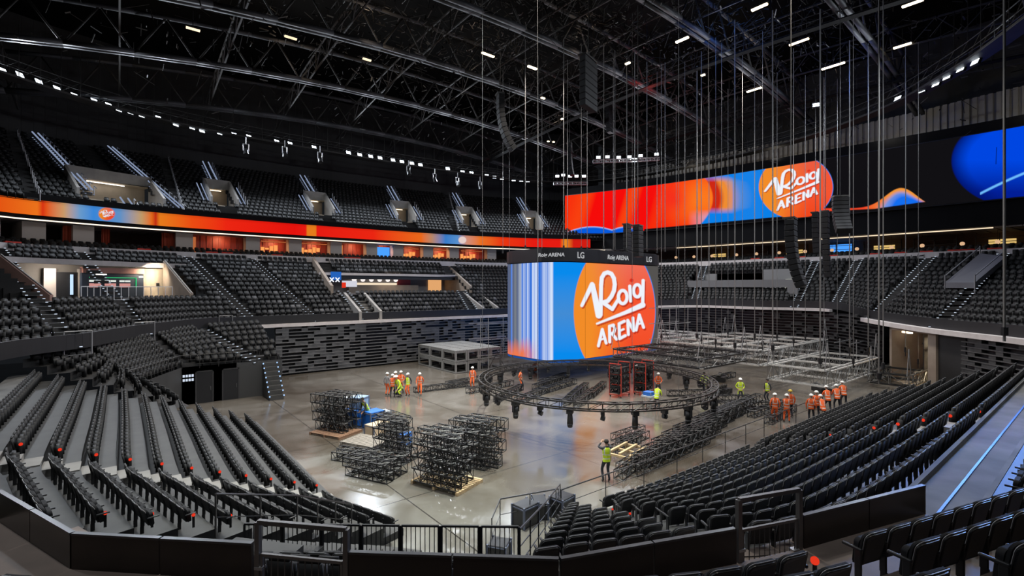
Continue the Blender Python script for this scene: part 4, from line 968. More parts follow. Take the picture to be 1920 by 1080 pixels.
slope_wall('stair_wall', p0, p1, .3, 7.2, 8.0, 7.2, 10.8, mat('pinkish_wall', (.42, .25, .21), .7), 'pinkish sloping stair wall at the far left of the corner concourse')
mb = MB()
for q in range(8): c = Vector(p0.to_2d()).lerp(p1.to_2d(), q/8); mb.obox((c.x-.8, c.y-.9), .3, 1.3, 1.6, 7.4, 7.5+q*.33)
tag(mb.build('concourse_stair', M_dark), 'dark stair flight climbing in front of the pinkish wall', 'stairs')
Cr = [low.pt(j, 5/15) for j in range(low.M) if 150 < proj(low.pt(j, 5/15))[0] < 335 and proj(low.pt(j, 5/15))[2] > 5]
railing('guard_rail', [(p.x, p.y, zc) for p in Cr], 1.0, 'white guard rail in front of the snack kiosk', 1.6, (.0,), M_white, .028)
# handrail frames standing on the cross aisle of the lower left seats
for k, (px, py) in enumerate(((278, 640), (150, 660), (425, 612))):
    p = min(low.A, key=lambda q: abs(proj(q)[0]-px)+(1e4 if proj(q)[2] < 1 else 0))
    railing('handrail_frame', [(p.x-.6, p.y-.6, p.z-.35), (p.x+.5, p.y-.3, p.z-.35)], 1.25, 'pale handrail frame at an aisle foot of the lower left seats, %s from the left' % nth([1, 0, 2][k]), 1.2, (.0,), M_galv, .03)
# end terrace: grey fascia blocks of the entrance, sloping stair canopy
t = empty('entrance_fascia', (63.5, 31.5, 8.3)); mb = MB(); mb.box(-.2, .1, -7.4, 7.2, .3, 1.25); mb.box(-.2, .1, -7.4, -6.2, -.6, .3); mb.build('fascia_panel', mat('grey_panel', (.16, .16, .165), .5), t)
mb = MB(); mb.box(1.6, 1.8, -7.2, -2.6, .2, 2.6); mb.box(1.6, 1.8, 3.8, 7, 1.0, 2.2); mb.build('rear_panel', mat('grey_panel_light', (.26, .26, .26), .5), t)
mb = MB(); mb.box(1.3, 1.6, -6.6, -5.4, -.2, 1.3); mb.build('lit_niche', emis('niche_white', (.85, .85, .72), .7), t); mb = MB(); mb.box(0, 3.5, -7.3, 7.2, -.5, -.4); mb.build('entrance_floor', M_dark, t)
tag(t, 'grey fascia and lit entrance block in the end wall terrace', 'entrance')
def on_low(px, py): return locate(low, px, py)[2]
q = [on_low(1770, 548), on_low(1826, 552), on_low(1888, 500), on_low(1838, 493)]; o_ = q[0].copy(); t = empty('stair_canopy', o_)
mb = MB(); mb.hexa([tuple(v-o_+Vector((0, 0, .5))) for v in q]+[tuple(v-o_+Vector((0, 0, 1.0))) for v in q]); mb.build('sloping_slab', mat('canopy_grey', (.15, .15, .17), .55), t)
mb = MB(); [mb.bar(v-o_, v-o_+Vector((0, 0, 1.7)), .05) for v in q]; mb.bar(q[1]-o_+Vector((0, 0, 1.6)), q[2]-o_+Vector((0, 0, 1.6)), .05); mb.bar(q[0]-o_+Vector((0, 0, 1.6)), q[3]-o_+Vector((0, 0, 1.6)), .05); mb.build('handrail', M_galv, t); tag(t, 'grey sloping stair shaft canopy among the end terrace seats', 'stairs')
# tunnel mouth under the near right corner
t = empty('tunnel_mouth', (53.4, 11.1, 0), math.atan2(-.75, -.62)+PI/2-PI); t.rotation_euler[2] = math.atan2(-5.8, -6)  # runs along the corner cut
mb = MB(); D_ = 6
mb.box(-2.6, 2.6, .0, D_, -.02, .03)
mb.box(-2.6, 2.6, D_, D_+.2, 0, 4.9); mb.build('back_wall', M_bw, t)
mb = MB(); mb.box(-2.9, -2.6, -.2, D_, 0, 4.9); mb.box(2.0, 2.9, -.2, D_, 0, 4.9); mb.box(-2.9, 2.9, -.2, D_, 4.7, 4.95); mb.build('side_wall', M_beige, t)
mb = MB(); mb.box(-.4, 1.6, D_-.9, D_-.1, 2.2, 2.8); mb.box(-1.8, -.9, D_-1, D_-.1, .3, 1.5); mb.build('red_equipment', mat('red_equipment', (.45, .05, .03), .5), t)
mb = MB(); mb.box(-1.2, -1.05, 1.5, 4.2, .1, 4.4); mb.box(.9, 1.05, 2.5, 4.4, .1, 4.4); mb.box(-2.4, 2, 2.2, 2.4, 3.4, 3.55); mb.build('scaffold_frame', M_steel, t)
mb = MB(); mb.box(-2.2, -1.2, .4, .7, 4.45, 4.6); mb.box(.2, 1, 3, 3.3, 4.5, 4.6); mb.build('tunnel_lamp', E_room, t)
tag(t, 'lit tunnel mouth with beige walls and red equipment under the corner ledge', 'entrance')
p_ = t.matrix_basis@Vector((0, 3.5, 4.2)); area('tunnel_light', p_, (p_.x, p_.y, 0), 1.5, 480, (1, .82, .55))
struct(ring_wall('wall_tunnel_side', [Vector((51.5, 9.3, 0)), Vector((49.4, 7.2, 0))], 0, 4.9, M_dark, .3, 0))

# ---------------------------------------------------------------- roof
def zr(x, y): return 32-3.5*((x-30)/40)**2-2.2*((y-30)/34)**2
M_beam = mat('roof_beam', (.05, .05, .056), .6, .3, .2, 1); M_rblk = mat('roof_black', (.008, .008, .008), .9, spec=.1); M_rdk = mat('roof_dark_steel', (.03, .028, .026), .7, spec=.2)
M_beam2 = mat('roof_brace', (.035, .032, .03), .6, .1, .3, .7)
M_blue = mat('beam_blue_face', (.05, .07, .12), .3, .6)
vs = [-6, 4, 14, 24, 34, 44, 54, 64]
for i, y in enumerate(vs):
    t = empty('roof_truss', (25, y, zr(25, y))); o_ = Vector(t.location); mb = MB(); ml = MB(); xs = list(np.arange(-22, 71, 4.6))
    for a, b in zip(xs[:-1], xs[1:]):
        for s in (-.28, .28): mb.bar(Vector((a, y+s, zr(a, y)))-o_, Vector((b, y+s, zr(b, y)))-o_, .24, 4)
        mb.bar(Vector((a, y, zr(a, y)+3.6))-o_, Vector((b, y, zr(b, y)+3.6))-o_, .2, 6)
        m_ = (a+b)/2; top = Vector((m_, y, zr(m_, y)+3.6))-o_
        for q in (a, b): ml.bar(Vector((q, y, zr(q, y)))-o_, top, .09, 5)
        ml.bar(Vector((a, y-.28, zr(a, y)))-o_, Vector((b, y+.28, zr(b, y)))-o_, .05, 4)
    mb.build('chord', M_beam, t, True); ml.build('web', M_beam2, t, True)
    tag(t, 'long dark roof truss running the length of the hall, %s counted from the near side' % nth(i), 'truss', 'long roof trusses')
xs2 = list(range(-16, 72, 8))
for i, x in enumerate(xs2):
    t = empty('cross_truss', (x, 30, zr(x, 30)+.9)); o_ = Vector(t.location); mb = MB(); ml = MB(); ys = list(np.arange(-12, 73, 3.4))
    for a, b in zip(ys[:-1], ys[1:]):
        f = lambda q, dz: Vector((x, q, zr(x, q)+dz))-o_
        mb.bar(f(a, .7), f(b, .7), .09, 4); mb.bar(f(a, 2.6), f(b, 2.6), .09, 4); ml.bar(f(a, .7), f((a+b)/2, 2.6), .05, 3); ml.bar(f((a+b)/2, 2.6), f(b, .7), .05, 3); ml.bar(f(a, .7), f(a, 2.6), .05, 3)
    mb.build('chord', M_beam2, t); ml.build('web', M_beam2, t); tag(t, 'lighter roof truss running across the hall, %s from the left end' % nth(i), 'truss', 'cross trusses of the roof')
for i, x in enumerate((46, 60)):     # service catwalks
    t = empty('roof_catwalk', (x, 30, 29)); o_ = Vector(t.location); mb = MB(); mr = MB(); ys = list(np.arange(-8, 66, 2.5))
    for a, b in zip(ys[:-1], ys[1:]):
        za, zb = zr(x, a)-.6, zr(x, b)-.6
        mb.hexa([(-.35, a-30, za-29), (.35, a-30, za-29), (.35, b-30, zb-29), (-.35, b-30, zb-29), (-.35, a-30, za-28.9), (.35, a-30, za-28.9), (.35, b-30, zb-28.9), (-.35, b-30, zb-28.9)])
        for s in (-.5, .5):
            for h in (.5, 1.0): mr.bar((s, a-30, za-29+h), (s, b-30, zb-29+h), .03)
            mr.bar((s, a-30, za-29), (s, a-30, za-28), .03); mr.bar((s, a-30, za-28), (s, a-30, za-26.6), .02, 3)
    mb.build('walkway', M_rblk, t); mr.build('handrail', M_rdk, t); tag(t, 'narrow service catwalk under the roof across the hall, %s from the left' % nth(i), 'catwalk', 'service catwalks under the roof')
M_tangle = mat('tangle_steel', (.10, .092, .085), .5, .2)
mb = MB(); rnd = random.Random(5)
for k in range(9500):
    x = rnd.gauss(30, 20); y = rnd.gauss(28, 15); z = zr(x, y)+rnd.uniform(-.6, 3.8); L_ = rnd.choice((.25, .35, .5, .8, 1.2, 1.8)); x = max(-14, min(66, x)); y = max(-3, min(64, y)); a = rnd.choice((0, PI/2, rnd.uniform(0, PI))); e = rnd.choice((0, 0, .5, -.5, 1.3))
    d = Vector((math.cos(a)*math.cos(e), math.sin(a)*math.cos(e), math.sin(e)))*L_; mb.bar((x, y, z), Vector((x, y, z))+d, rnd.choice((.02, .03, .045, .065)) if L_ < 1 else .025, 3, rnd.choice((0, 0, 1, 1, 2)) if L_ < 1 else 0)
tag(mb.build('rigging_tangle', [M_rdk, M_tangle, M_rblk]), 'tangle of rigging steel, pipes and cables filling the roof', 'rigging', None, 'stuff')
for i, (px, py, V) in enumerate(((60, 92, 54), )): pass
for (px, py) in [(180, 40), (360, 70), (545, 80), (700, 100), (900, 60), (880, 150), (1100, 60), (1040, 200), (1250, 200), (1400, 110), (700, 30), (500, 20)]:
    q = at_z(px, py, 33.2); area('added_roof_fill', q, (q.x, q.y, 36), .4, 34, (1, .78, .55)); area('added_roof_fill', (q.x, q.y, q.z-2.2), (q.x+3, q.y+2, q.z+1), .4, 26, (1, .8, .6))  # added warm lamps without fixtures, for bright flecks in the rigging
# lighting catwalk ring
RG = cr([(-22, 46, 0), (-15, 54, 0), (-8, 60, 0), (-1, 64.3, 0), (9, 66.8, 0), (25, 67.1, 0), (40, 66.4, 0), (55, 63.5, 0), (63, 57, 0), (66.5, 47, 0), (67, 35, 0), (65.5, 24, 0), (61, 14.6, 0), (55, 8.5, 0), (50.7, 5.2, 0), (44, 1, 0), (34, -4, 0)], 10)
t = empty('lighting_ring_catwalk', (25, 67, 26.6)); o_ = Vector(t.location); mb = MB(); mw = MB(); R2 = resample(RG, 1.6); O1 = offset([tuple(p) for p in R2], -.7); O2 = offset([tuple(p) for p in R2], .7)
for k in range(len(O1)-1):
    f = lambda p, z: Vector((*p, z))-o_
    for O in (O1, O2):
        for z in (26.9, 27.5, 28.2): mb.bar(f(O[k], z), f(O[k+1], z), .04, 4)
        mb.bar(f(O[k], 26.9), f(O[k], 28.2), .03, 3); mb.bar(f(O[k], 26.9), f(O[k+1], 28.2), .025, 3)
    mb.bar(f(O1[k], 28.2), f(O1[k], 31.5), .035, 3)
    mw.hexa([f(O1[k], 26.75), f(O1[k+1], 26.75), f(O2[k+1], 26.75), f(O2[k], 26.75), f(O1[k], 26.88), f(O1[k+1], 26.88), f(O2[k+1], 26.88), f(O2[k], 26.88)])
mb.build('lattice', M_steel, t); mw.build('walkway', M_beam2, t); tag(t, 'curved lighting catwalk ringing the hall above the upper tier', 'catwalk')
E_flood = emis('flood_white', (.80, .90, 1), 6); E_floodw = emis('flood_dim', (.8, .88, 1), 3.5)
def flood_proto():
    t = empty('floodlight'); bm = bevel_box(.7, .22, .55, .03, 2); hs = bm_obj('housing', bm, M_black, t)
    l = None
    mb = MB()
    for a in (-1, 1):
        for b in (-1, 1): mb.box(a*.165-.14, a*.165+.14, -.125, -.112, b*.125-.1, b*.125+.1)
    mb.build('lamp_face', E_flood, hs); mb = MB(); mb.path([(-.38, 0, 0), (-.38, .05, .5), (.38, .05, .5), (.38, 0, 0)], .025); mb.bar((0, .05, .5), (0, .05, .8), .03); mb.build('yoke', M_steel, t); return t
fp = flood_proto(); used = False; floods = []
FL = [(4, 133), (35, 141), (69, 154), (107, 167), (137, 180), (174, 190), (201, 198), (222, 206), (243, 211), (265, 217), (298, 222), (328, 234), (357, 240), (379, 246), (411, 250), (437, 253), (466, 257), (517, 266), (543, 270), (587, 277), (653, 287), (674, 291), (694, 294), (713, 297), (736, 301), (754, 304), (771, 307), (789, 310), (839, 317), (867, 323), (884, 325), (913, 330), (927, 333), (940, 335), (964, 338), (977, 339), (989, 340), (1683, 186), (1731, 170), (1756, 158), (1779, 145), (1804, 130), (1831, 117), (1878, 72), (1892, 60)]
RGf = resample(RG, .2)
for i, (px, py) in enumerate(FL):
    k = min(range(len(RGf)-1), key=lambda k: abs(proj((*RGf[k], 27))[0]-px)+(1e4 if proj((*RGf[k], 27))[2] < 5 or (px > 1400) != (RGf[k][0] > 40 and RGf[k][1] < 30) else 0)); p = RGf[k]; d = proj((*p, 27))[2]; z = EYE+(CY-py)/FX*d
    o = fp if not used else copy_tree(fp); used = True; o.location = (p[0], p[1], z); o.rotation_euler = (-.45, 0, math.atan2(28-p[1], 28-p[0])+PI/2)
    s = 1.0 if 640 < px < 1000 or px > 1400 else .95; o.scale = (s, s, s); floods.append(o)
for (px, py, d) in [(1045, 331, 78), (1056, 329, 78), (1069, 331, 78), (1081, 331, 78), (1095, 331, 78), (1122, 296, 68), (1139, 295, 68), (1160, 296, 68), (1180, 295, 68), (1201, 293, 68), (1231, 290, 68), (1530, 198, 49)]:
    r = ray(px, py); p = Vector((r.x*d, r.y*d, EYE+r.z*d)); o = copy_tree(fp); o.location = p; o.rotation_euler = (-.4, 0, math.atan2(-p.y, -p.x)+PI/2); o.scale = (.9, .9, .9); floods.append(o)
ranked(floods, 'white floodlight with a square lamp face on the high catwalk, %s from the left', 'floodlight', 'floodlights along the high catwalk')
for (x, y, L_, lab) in ((*at_z(1068, 336, 27)[:2], 7, 'lower lattice bar carrying five floodlights above the video cube'), (*at_z(1175, 305, 26)[:2], 12, 'lattice bar carrying six floodlights above the end screen')):
    pass
def hung_bar(a, b, lab, ztop=31):
    t = empty('lighting_bar', a); mb = MB(); mb.truss((0, 0, 0), Vector(b)-Vector(a), .4, .4, .03, .6); mb.build('lattice', M_galv, t); mb = MB(); [mb.bar(q, (q[0], q[1], ztop-a[2]), .03) for q in ((0, 0, .2), tuple(Vector(b)-Vector(a)))]; mb.build('hanger', M_steel, t); tag(t, lab, 'truss')
def at_d(px, py, d): r = ray(px, py); return Vector((r.x*d, r.y*d, EYE+r.z*d))
hung_bar(at_d(1038, 344, 78), at_d(1102, 344, 78), 'lattice bar carrying five floodlights above the video cube'); hung_bar(at_d(1112, 303, 68.4), at_d(1236, 298, 68.4), 'lattice bar carrying six floodlights above the end screen')
# small moving heads under the ring
mh = []
for (px, py, d) in [(461, 283, 60), (534, 288, 62), (600, 298, 64), (766, 322, 72), (815, 336, 75), (858, 343, 78), (900, 350, 80)]:
    p = at_d(px, py, d-3); t = empty('hanging_spotlight', p); mb = MB(); mb.path([(-.25, 0, 0), (-.28, 0, .8), (.28, 0, .8), (.25, 0, 0)], .06, 5); mb.bar((0, 0, .8), (0, 0, 1.6), .05); mb.build('yoke', M_galv, t)
    mb = MB(); mb.bar((0, .15, .2), (0, -.25, -.5), .22, 10, 0, .3); mb.build('lamp_head', M_black, t); mh.append(t)
ranked(mh, 'spotlight in a pale yoke hanging under the far catwalk, %s from the left', 'spotlight', 'spotlights under the far catwalk')
bays = []
for (px, py, L_, st) in [(998, 128, 1.1, 10), (1018, 185, .5, 6), (1279, 76, 1.2, 10), (1177, 120, .5, 6), (1318, 142, .4, 5), (1424, 15, 1.2, 6), (1415, 169, 1.7, 7), (1562, 125, 2.0, 8), (1692, 87, 1.3, 6), (1711, 8, 1.3, 6), (1341, 244, .5, 8), (1054, 224, .35, 5), (1028, 266, .3, 5), (1038, 267, .3, 5), (1498, 80, 1.6, 3), (362, 56, 1.0, 1.5), (545, 72, 1.0, 1.2), (688, 113, .8, 1.4), (915, 104, 1.4, 2.5)]:
    p = at_z(px, py, 30.5); t = empty('high_bay_lamp', p, PI/2 if px > 1040 else 0); mb = MB(); mb.box(-L_/2, L_/2, -.11, .11, 0, .12); mb.build('lamp_tube', emis('bay_warm_%g' % st, (1, .80, .52), st), t); mb = MB(); mb.box(-L_/2-.05, L_/2+.05, -.14, .14, .12, .25); mb.bar((0, 0, .2), (0, 0, 1.6), .03); mb.build('housing', M_black, t); bays.append(t)
ranked(bays, 'warm linear lamp hanging in the dark roof steel, %s from the left', 'lamp', 'warm lamps in the roof')
area('added_red_glow', at_z(1215, 175, 30.0), at_z(1235, 120, 34), .6, 110, (1, .04, .02)); area('added_blue_glow', at_z(1370, 75, 30.0), at_z(1375, 30, 34), .6, 110, (.05, .25, 1))  # added lamps without fixtures, tinting patches of the roof red and blue
area('added_blue_glow', (50, 17, 27), (58, 14, 31), .6, 160, (.05, .2, 1)); area('added_blue_glow', (38, 22, 27), (48, 24, 31), .6, 160, (.05, .2, 1))  # two more added lamps, for the blue tint on the roof trusses
# hoist chains -------------------------------------------------------------------
CH = [(1307, 640, 3, .075), (1315, 646, 3, .05), (1240, 640, 3, .04), (1268, 628, 3, .03), (1284, 660, 2, .03), (1342, 652, 3, .03), (1353, 660, 2.5, .03), (1378, 660, 3, .06), (1415, 640, 3, .05), (1430, 656, 3, .03), (1449, 665, 3, .07), (1457, 640, 3, .03), (1488, 650, 3, .04), (1538, 690, 2, .075), (1545, 640, 3, .04), (1593, 668, 2.4, .06), (1600, 690, 2, .03), (1628, 668, 2.4, .06), (1648, 720, 1.5, .075), (1656, 700, 2, .05), (1698, 668, 2.4, .045), (1722, 690, 1.5, .025), (1392, 648, 3, .03), (1365, 632, 3, .03), (1330, 622, 3.5, .03), (1510, 640, 3, .03), (1570, 640, 3, .025), (1883, 640, 5.5, .09)]
chs = []
for (px, py, z, r) in CH:
    p = at_z(px, py, z); L_ = zr(p.x, p.y)-z; t = empty('hoist_chain', p); mb = MB(); mb.bar((0, 0, 0), (0, 0, L_), r*.75, 5); mb.build('chain', M_chain, t)
    mb = MB(); mb.bar((0, 0, .35), (0, 0, .8), r*1.2+.06, 8); mb.bar((.0, 0, 0), (0, 0, .35), .05, 6); mb.build('motor', M_black, t); chs.append(t)
ranked(chs, 'grey hoist chain with a black motor over the trusses, %s from the left', 'chain', 'hoist chains over the floor trusses')
chs = []
for (px, d, r) in [(943, 52, .025), (955, 55, .02), (985, 46, .03), (1009, 49, .03), (1016, 55, .03), (1057, 46, .04), (1064, 50, .03), (1090, 47, .02), (1101, 48, .03), (1132, 47, .04), (1150, 50, .03), (1153, 48, .035), (1175, 49, .03), (1190, 48, .04), (1213, 50, .04), (1232, 52, .03), (1247, 50, .035)]:
    p = at_d(px, 470, d); p.z = 12.2; t = empty('cube_hanger', p); L_ = zr(p.x, p.y)-12.2; mb = MB(); mb.bar((0, 0, 0), (0, 0, L_), r, 5); mb.build('cable', M_chain, t); mb = MB(); mb.bar((0, 0, 0), (0, 0, .3), .1, 6); mb.build('shackle', M_black, t); chs.append(t)
ranked(chs, 'thin steel cable hanging above the video cube, %s from the left', 'cable', 'steel cables above the video cube')
# line arrays --------------------------------------------------------------------
def line_array(px, ytop, ybot, wpx, n, bend, label, wm=1.15, rz=None, hang=True):
    d = wm*FX/wpx; top = at_d(px, ytop, d); H = (ybot-ytop)/FX*d; t = empty('line_array', top, rz if rz is not None else math.atan2(-.6, -.6)+PI/2); z = 0; y = 0; h = H/n; pr = None
    for k in range(n):
        a = bend*(k/n)**1.5; bm = bevel_box(wm, .55, h*.93, .03, 1)
        for v in bm.verts: v.co.x *= 1-.12*(v.co.y/.27+1)*.5
        bmesh.ops.rotate(bm, cent=(0, 0, 0), matrix=Matrix.Rotation(-a, 3, 'X'), verts=bm.verts); bmesh.ops.translate(bm, vec=(0, y, z-h/2), verts=bm.verts)
        bm_obj('cabinet', bm, M_cab, t, False); z -= h*math.cos(a); y -= h*math.sin(a)*1.0
    mb = MB(); mb.box(-wm*.45, wm*.45, -.3, .4, .02, .14); 
    if hang: mb.bar((0, 0, .1), (0, 0, zr(top.x, top.y)-top.z), .03)
    mb.build('rigging_frame', M_steel, t); return tag(t, label, 'speaker', 'hanging line array speakers')
M_cab = mat('speaker_black', (.009, .009, .011), .65, spec=.3)
line_array(1483, 412, 540, 34, 12, .45, 'tall black line array hanging in front of the end terrace, lowest of the group', rz=.2)
line_array(1548, 398, 520, 22, 12, .1, 'narrow straight black speaker column right of the tallest line array', rz=.2)
line_array(1529, 400, 475, 20, 8, .1, 'short dark speaker column below the edge of the orange disc', rz=.2)
line_array(1575, 370, 440, 27, 9, .9, 'short curved line array beside the thin red wave of the end screen', rz=-.9)
line_array(1196, 425, 482, 26, 7, .05, 'small block of black speakers above the top of the video cube', rz=.3)
line_array(1176, 422, 478, 20, 7, .05, 'slim black speaker column left of the small block above the cube', rz=.3)
line_array(1103, 112, 205, 54, 8, .0, 'biggest dark speaker cluster hanging high in the middle of the roof', wm=2.2, rz=.3)
line_array(938, 178, 285, 22, 12, .8, 'curved black line array high in front of the far catwalk', rz=1.2)
line_array(1141, 175, 250, 16, 9, .1, 'thin black speaker column right of the big roof cluster', rz=.3)
line_array(1068, 270, 330, 16, 7, .3, 'small curved speaker column above the lattice bar with five floodlights', rz=.6)

# ---------------------------------------------------------------- things on the floor
M_tr = mat('black_truss', (.018, .018, .019), .45, .2, .2, 4); M_trg = mat('grey_truss', (.55, .54, .52), .45, .2, .2, 4); M_trd = mat('grey_truss_lacing', (.20, .20, .195), .5, .2); M_wood = mat('pallet_wood', (.50, .36, .20), .7, 0, .2, 6)
# stacked truss frames -----------------------------------------------------------
TR = {}
def truss_thing(name, L_, wd, h, r, step, m, loc, rz, label, group, cat='truss'):
    key = (L_, wd, h, r, step, m.name)
    if key not in TR:
        mb = MB(); mb.truss((-L_/2, 0, h/2), (L_/2, 0, h/2), wd, h, r, step); o = mb.build(name, m); TR[key] = o.data
    else: o = bpy.data.objects.new(name, TR[key]); COL.objects.link(o)
    o.location = loc; o.rotation_euler = (0, 0, rz); return tag(o, label, cat, group)
def stack(px, py, nx, nz, L_, wd, h, rz, what, step=.5, m=None, gap=.14, z0=.16, r=.025, jit=.06, nzf=None):
    """nx trusses side by side, nz high; px, py is where the middle of the stack stands on the floor"""
    c = at_z(px, py, 0); rn = random.Random(int(px)); out = []
    ca, sa = math.cos(rz), math.sin(rz)
    for j in range(nx):
        for i in range(nz if not nzf else nzf(j)):
            oy = (j-(nx-1)/2)*(wd+gap); ox = rn.uniform(-jit, jit)*4
            truss_thing('stacked_truss', L_, wd, h, r, step, m or M_tr, (c.x+ox*ca-oy*sa, c.y+ox*sa+oy*ca, z0+i*(h+.012)), rz+rn.uniform(-jit, jit)*.15,
                        'black truss in %s, %s layer, %s across' % (what, nth(i), nth(j)), 'trusses in '+what)
    return c
def pallet(c, rz, L_, W_, label, m=None, z=0):
    t = empty('pallet', (c[0], c[1], z), rz); mb = MB(); n = max(5, int(W_/.16))
    for k in range(n): y = -W_/2+W_*(k+.5)/n; mb.box(-L_/2, L_/2, y-W_/n*.36, y+W_/n*.36, .12, .145)
    mb.build('deck_boards', m or M_wood, t); mb = MB()
    for k in range(3): x = -L_/2+.07+k*(L_-.14)/2; mb.box(x-.06, x+.06, -W_/2, W_/2, 0, .12)
    mb.build('bearers', m or M_wood, t); return tag(t, label, 'pallet')
RZA = math.radians(-43+51.2-8)
# C: biggest stack near the front on a wooden pallet (px 785-945, y 800-950)
a = at_z(785, 915); b = at_z(888, 945); rzC = math.atan2(b.y-a.y, b.x-a.x)
ctr = at_z(838, 905)
pallet((ctr.x, ctr.y), rzC, 2.6, 1.8, 'long new wooden pallet under the biggest truss stack')
stack(832, 906, 3, 4, 2.3, .42, .52, rzC, 'the biggest stack on the wooden pallet', .4, r=.024)
c2 = at_z(902, 880); stack(897, 868, 3, 4, 2.1, .42, .52, rzC+.08, 'the stack behind the wooden pallet', .4, z0=.02, r=.024)
# B: loose stacks left of it (640-775, 800-915)
stack(738, 858, 2, 4, 2.0, .42, .48, rzC+.05, 'the tall stack below the blue crates', .4, z0=.02, r=.024)
stack(706, 888, 3, 2, 2.4, .42, .38, rzC+.1, 'the low stack on the left of the floor', .4, z0=.02, r=.024)
stack(668, 862, 2, 1, 2.2, .42, .38, rzC+.2, 'the single layer nearest the end stand', .4, z0=.02, r=.024)
# A: left back stack on a dark pallet
a_ = at_z(630, 812); pallet((a_.x, a_.y), rzC+.1, 2.4, 1.8, 'brown pallet under the leftmost truss stack', mat('brown_wood', (.22, .12, .07), .7))
stack(630, 806, 3, 4, 2.2, .42, .50, rzC+.1, 'the leftmost stack by the blue crates', .4, r=.024)
a_ = at_z(684, 835); pallet((a_.x, a_.y), rzC+.1, 2.2, 1.6, 'empty grey pallet between the truss stacks', mat('grey_wood', (.25, .22, .19), .7)); pallet((a_.x+.05, a_.y-.05), rzC+.12, 2.2, 1.6, 'upper empty grey pallet of the pair between the stacks', MATS['grey_wood'], .15)
stack(735, 808, 2, 2, 2.2, .5, .4, rzC-.2, 'the pile of clamps behind the crate', .3, r=.02)
# D: long dark rows by the near stand (1195-1420, 768-870)
rzD = .06
for i, (px, py, L_) in enumerate([(1262, 858, 5.5), (1275, 845, 6.5), (1290, 832, 7.2), (1305, 820, 7.5), (1322, 808, 7.5), (1342, 797, 7.8), (1362, 787, 7.8), (1382, 778, 7.5)]):
    c = at_z(px, py); 
    for k in range(2): truss_thing('floor_truss', 7.0, .45, .42, .024, .55, M_tr, (c.x+(.2 if k else 0), c.y, .02+k*.45), rzD, 'black truss lying in the dark rows beside the near guard rail, %s row, %s' % (nth(i), 'upper' if k else 'lower'), 'truss rows beside the near guard rail')
for i, (px, py) in enumerate([(1160, 822), (1168, 834), (1152, 845), (1166, 876), (1160, 888)]):
    c = at_z(px, py); truss_thing('floor_truss', 2.8, .42, .38, .022, .45, M_tr, (c.x+.75, c.y-.1, .02), rzD+.05*i, 'short black truss near the photographing worker, %s from the back' % nth(i), 'short trusses near the photographing worker')
def wooden_frame(px, py, L_, W_, rz, label):
    c = at_z(px, py, .3); t = empty('timber_frame', (c.x, c.y, .05), rz); mb = MB()
    for y in (-W_/2, 0, W_/2): mb.box(-L_/2, L_/2, y-.06, y+.06, .3, .4)
    for x in (-L_/2, 0, L_/2): mb.box(x-.06, x+.06, -W_/2, W_/2, .2, .3)
    mb.build('beams', M_wood, t); mb = MB(); [mb.box(x-.08, x+.08, y-.08, y+.08, -.05, .2) for x in (-L_/2, L_/2) for y in (-W_/2, W_/2)]; mb.build('feet', M_wood, t); tag(t, label, 'frame')
wooden_frame(1178, 846, 1.9, 1.1, .2, 'pale open timber frame lying beside the short trusses')
# F: piles inside the ring
for i, (px, py, L_, rz) in enumerate([(1030, 722, 5, .3), (1050, 728, 5, .25), (1038, 715, 5, .3), (1085, 738, 5, .5), (1100, 748, 5, .45), (1075, 746, 5, .55), (1120, 735, 4, .5), (1000, 745, 5, .35), (955, 742, 5, .5), (920, 730, 5, .1), (830, 730, 5, -.1), (880, 718, 5, .1)]):
    c = at_z(px, py); truss_thing('floor_truss', 5.0, .45, .42, .03, .5, M_tr, (c.x, c.y, .02), rz, 'dark truss lying on the floor in or beside the ring, %s in the litter' % nth(i), 'dark trusses lying about the ring')
for i, (px, py, L_, rz) in enumerate([(1345, 752, 6, -.62), (1400, 765, 6, -.62), (1310, 742, 5, -.6), (1350, 712, 3, 0), (1440, 772, 4, .0), (1465, 782, 4, .1)]):
    c = at_z(px, py); truss_thing('floor_truss', 5.0, .45, .42, .03, .5, M_tr, (c.x, c.y, .02), rz, 'dark truss lying behind the yellow vested workers, %s in the group' % nth(i), 'dark trusses behind the yellow vested workers')
# the hanging lighting ring ---------------------------------------------------------
RCX, RCY, RR, RZ = 25.4, 22.6, 7.7, 2.0
t = empty('lighting_ring', (RCX, RCY, RZ)); mb = MB(); N = 64
for k in range(N):
    a0, a1 = 2*PI*k/N, 2*PI*(k+1)/N
    P = [Vector((math.cos(a)*(RR+s), math.sin(a)*(RR+s), h)) for a in (a0, a1) for s in (-.2, .2) for h in (0, .4)]
    for q in range(4): mb.bar(P[q], P[q+4], .05, 4)
    mb.bar(P[0], P[1], .02, 3); mb.bar(P[2], P[3], .02, 3); mb.bar(P[0], P[2], .02, 3); mb.bar(P[1], P[3], .02, 3); mb.bar(P[0], P[5], .02, 3); mb.bar(P[2], P[7], .02, 3); mb.bar(P[1], P[7], .02, 3)
mb.build('circular_truss', mat('ring_truss', (.06, .055, .052), .4, .6, .2, 3), t)
for k in range(6):
    a = 2*PI*(k+.3)/6; mb = MB(); mb.bar((math.cos(a)*RR, math.sin(a)*RR, .4), (math.cos(a)*RR, math.sin(a)*RR, 29), .012, 4); mb.build('hanging_chain', M_chain, t)
tag(t, 'large circular lighting truss hanging low over the floor before the video cube', 'truss')
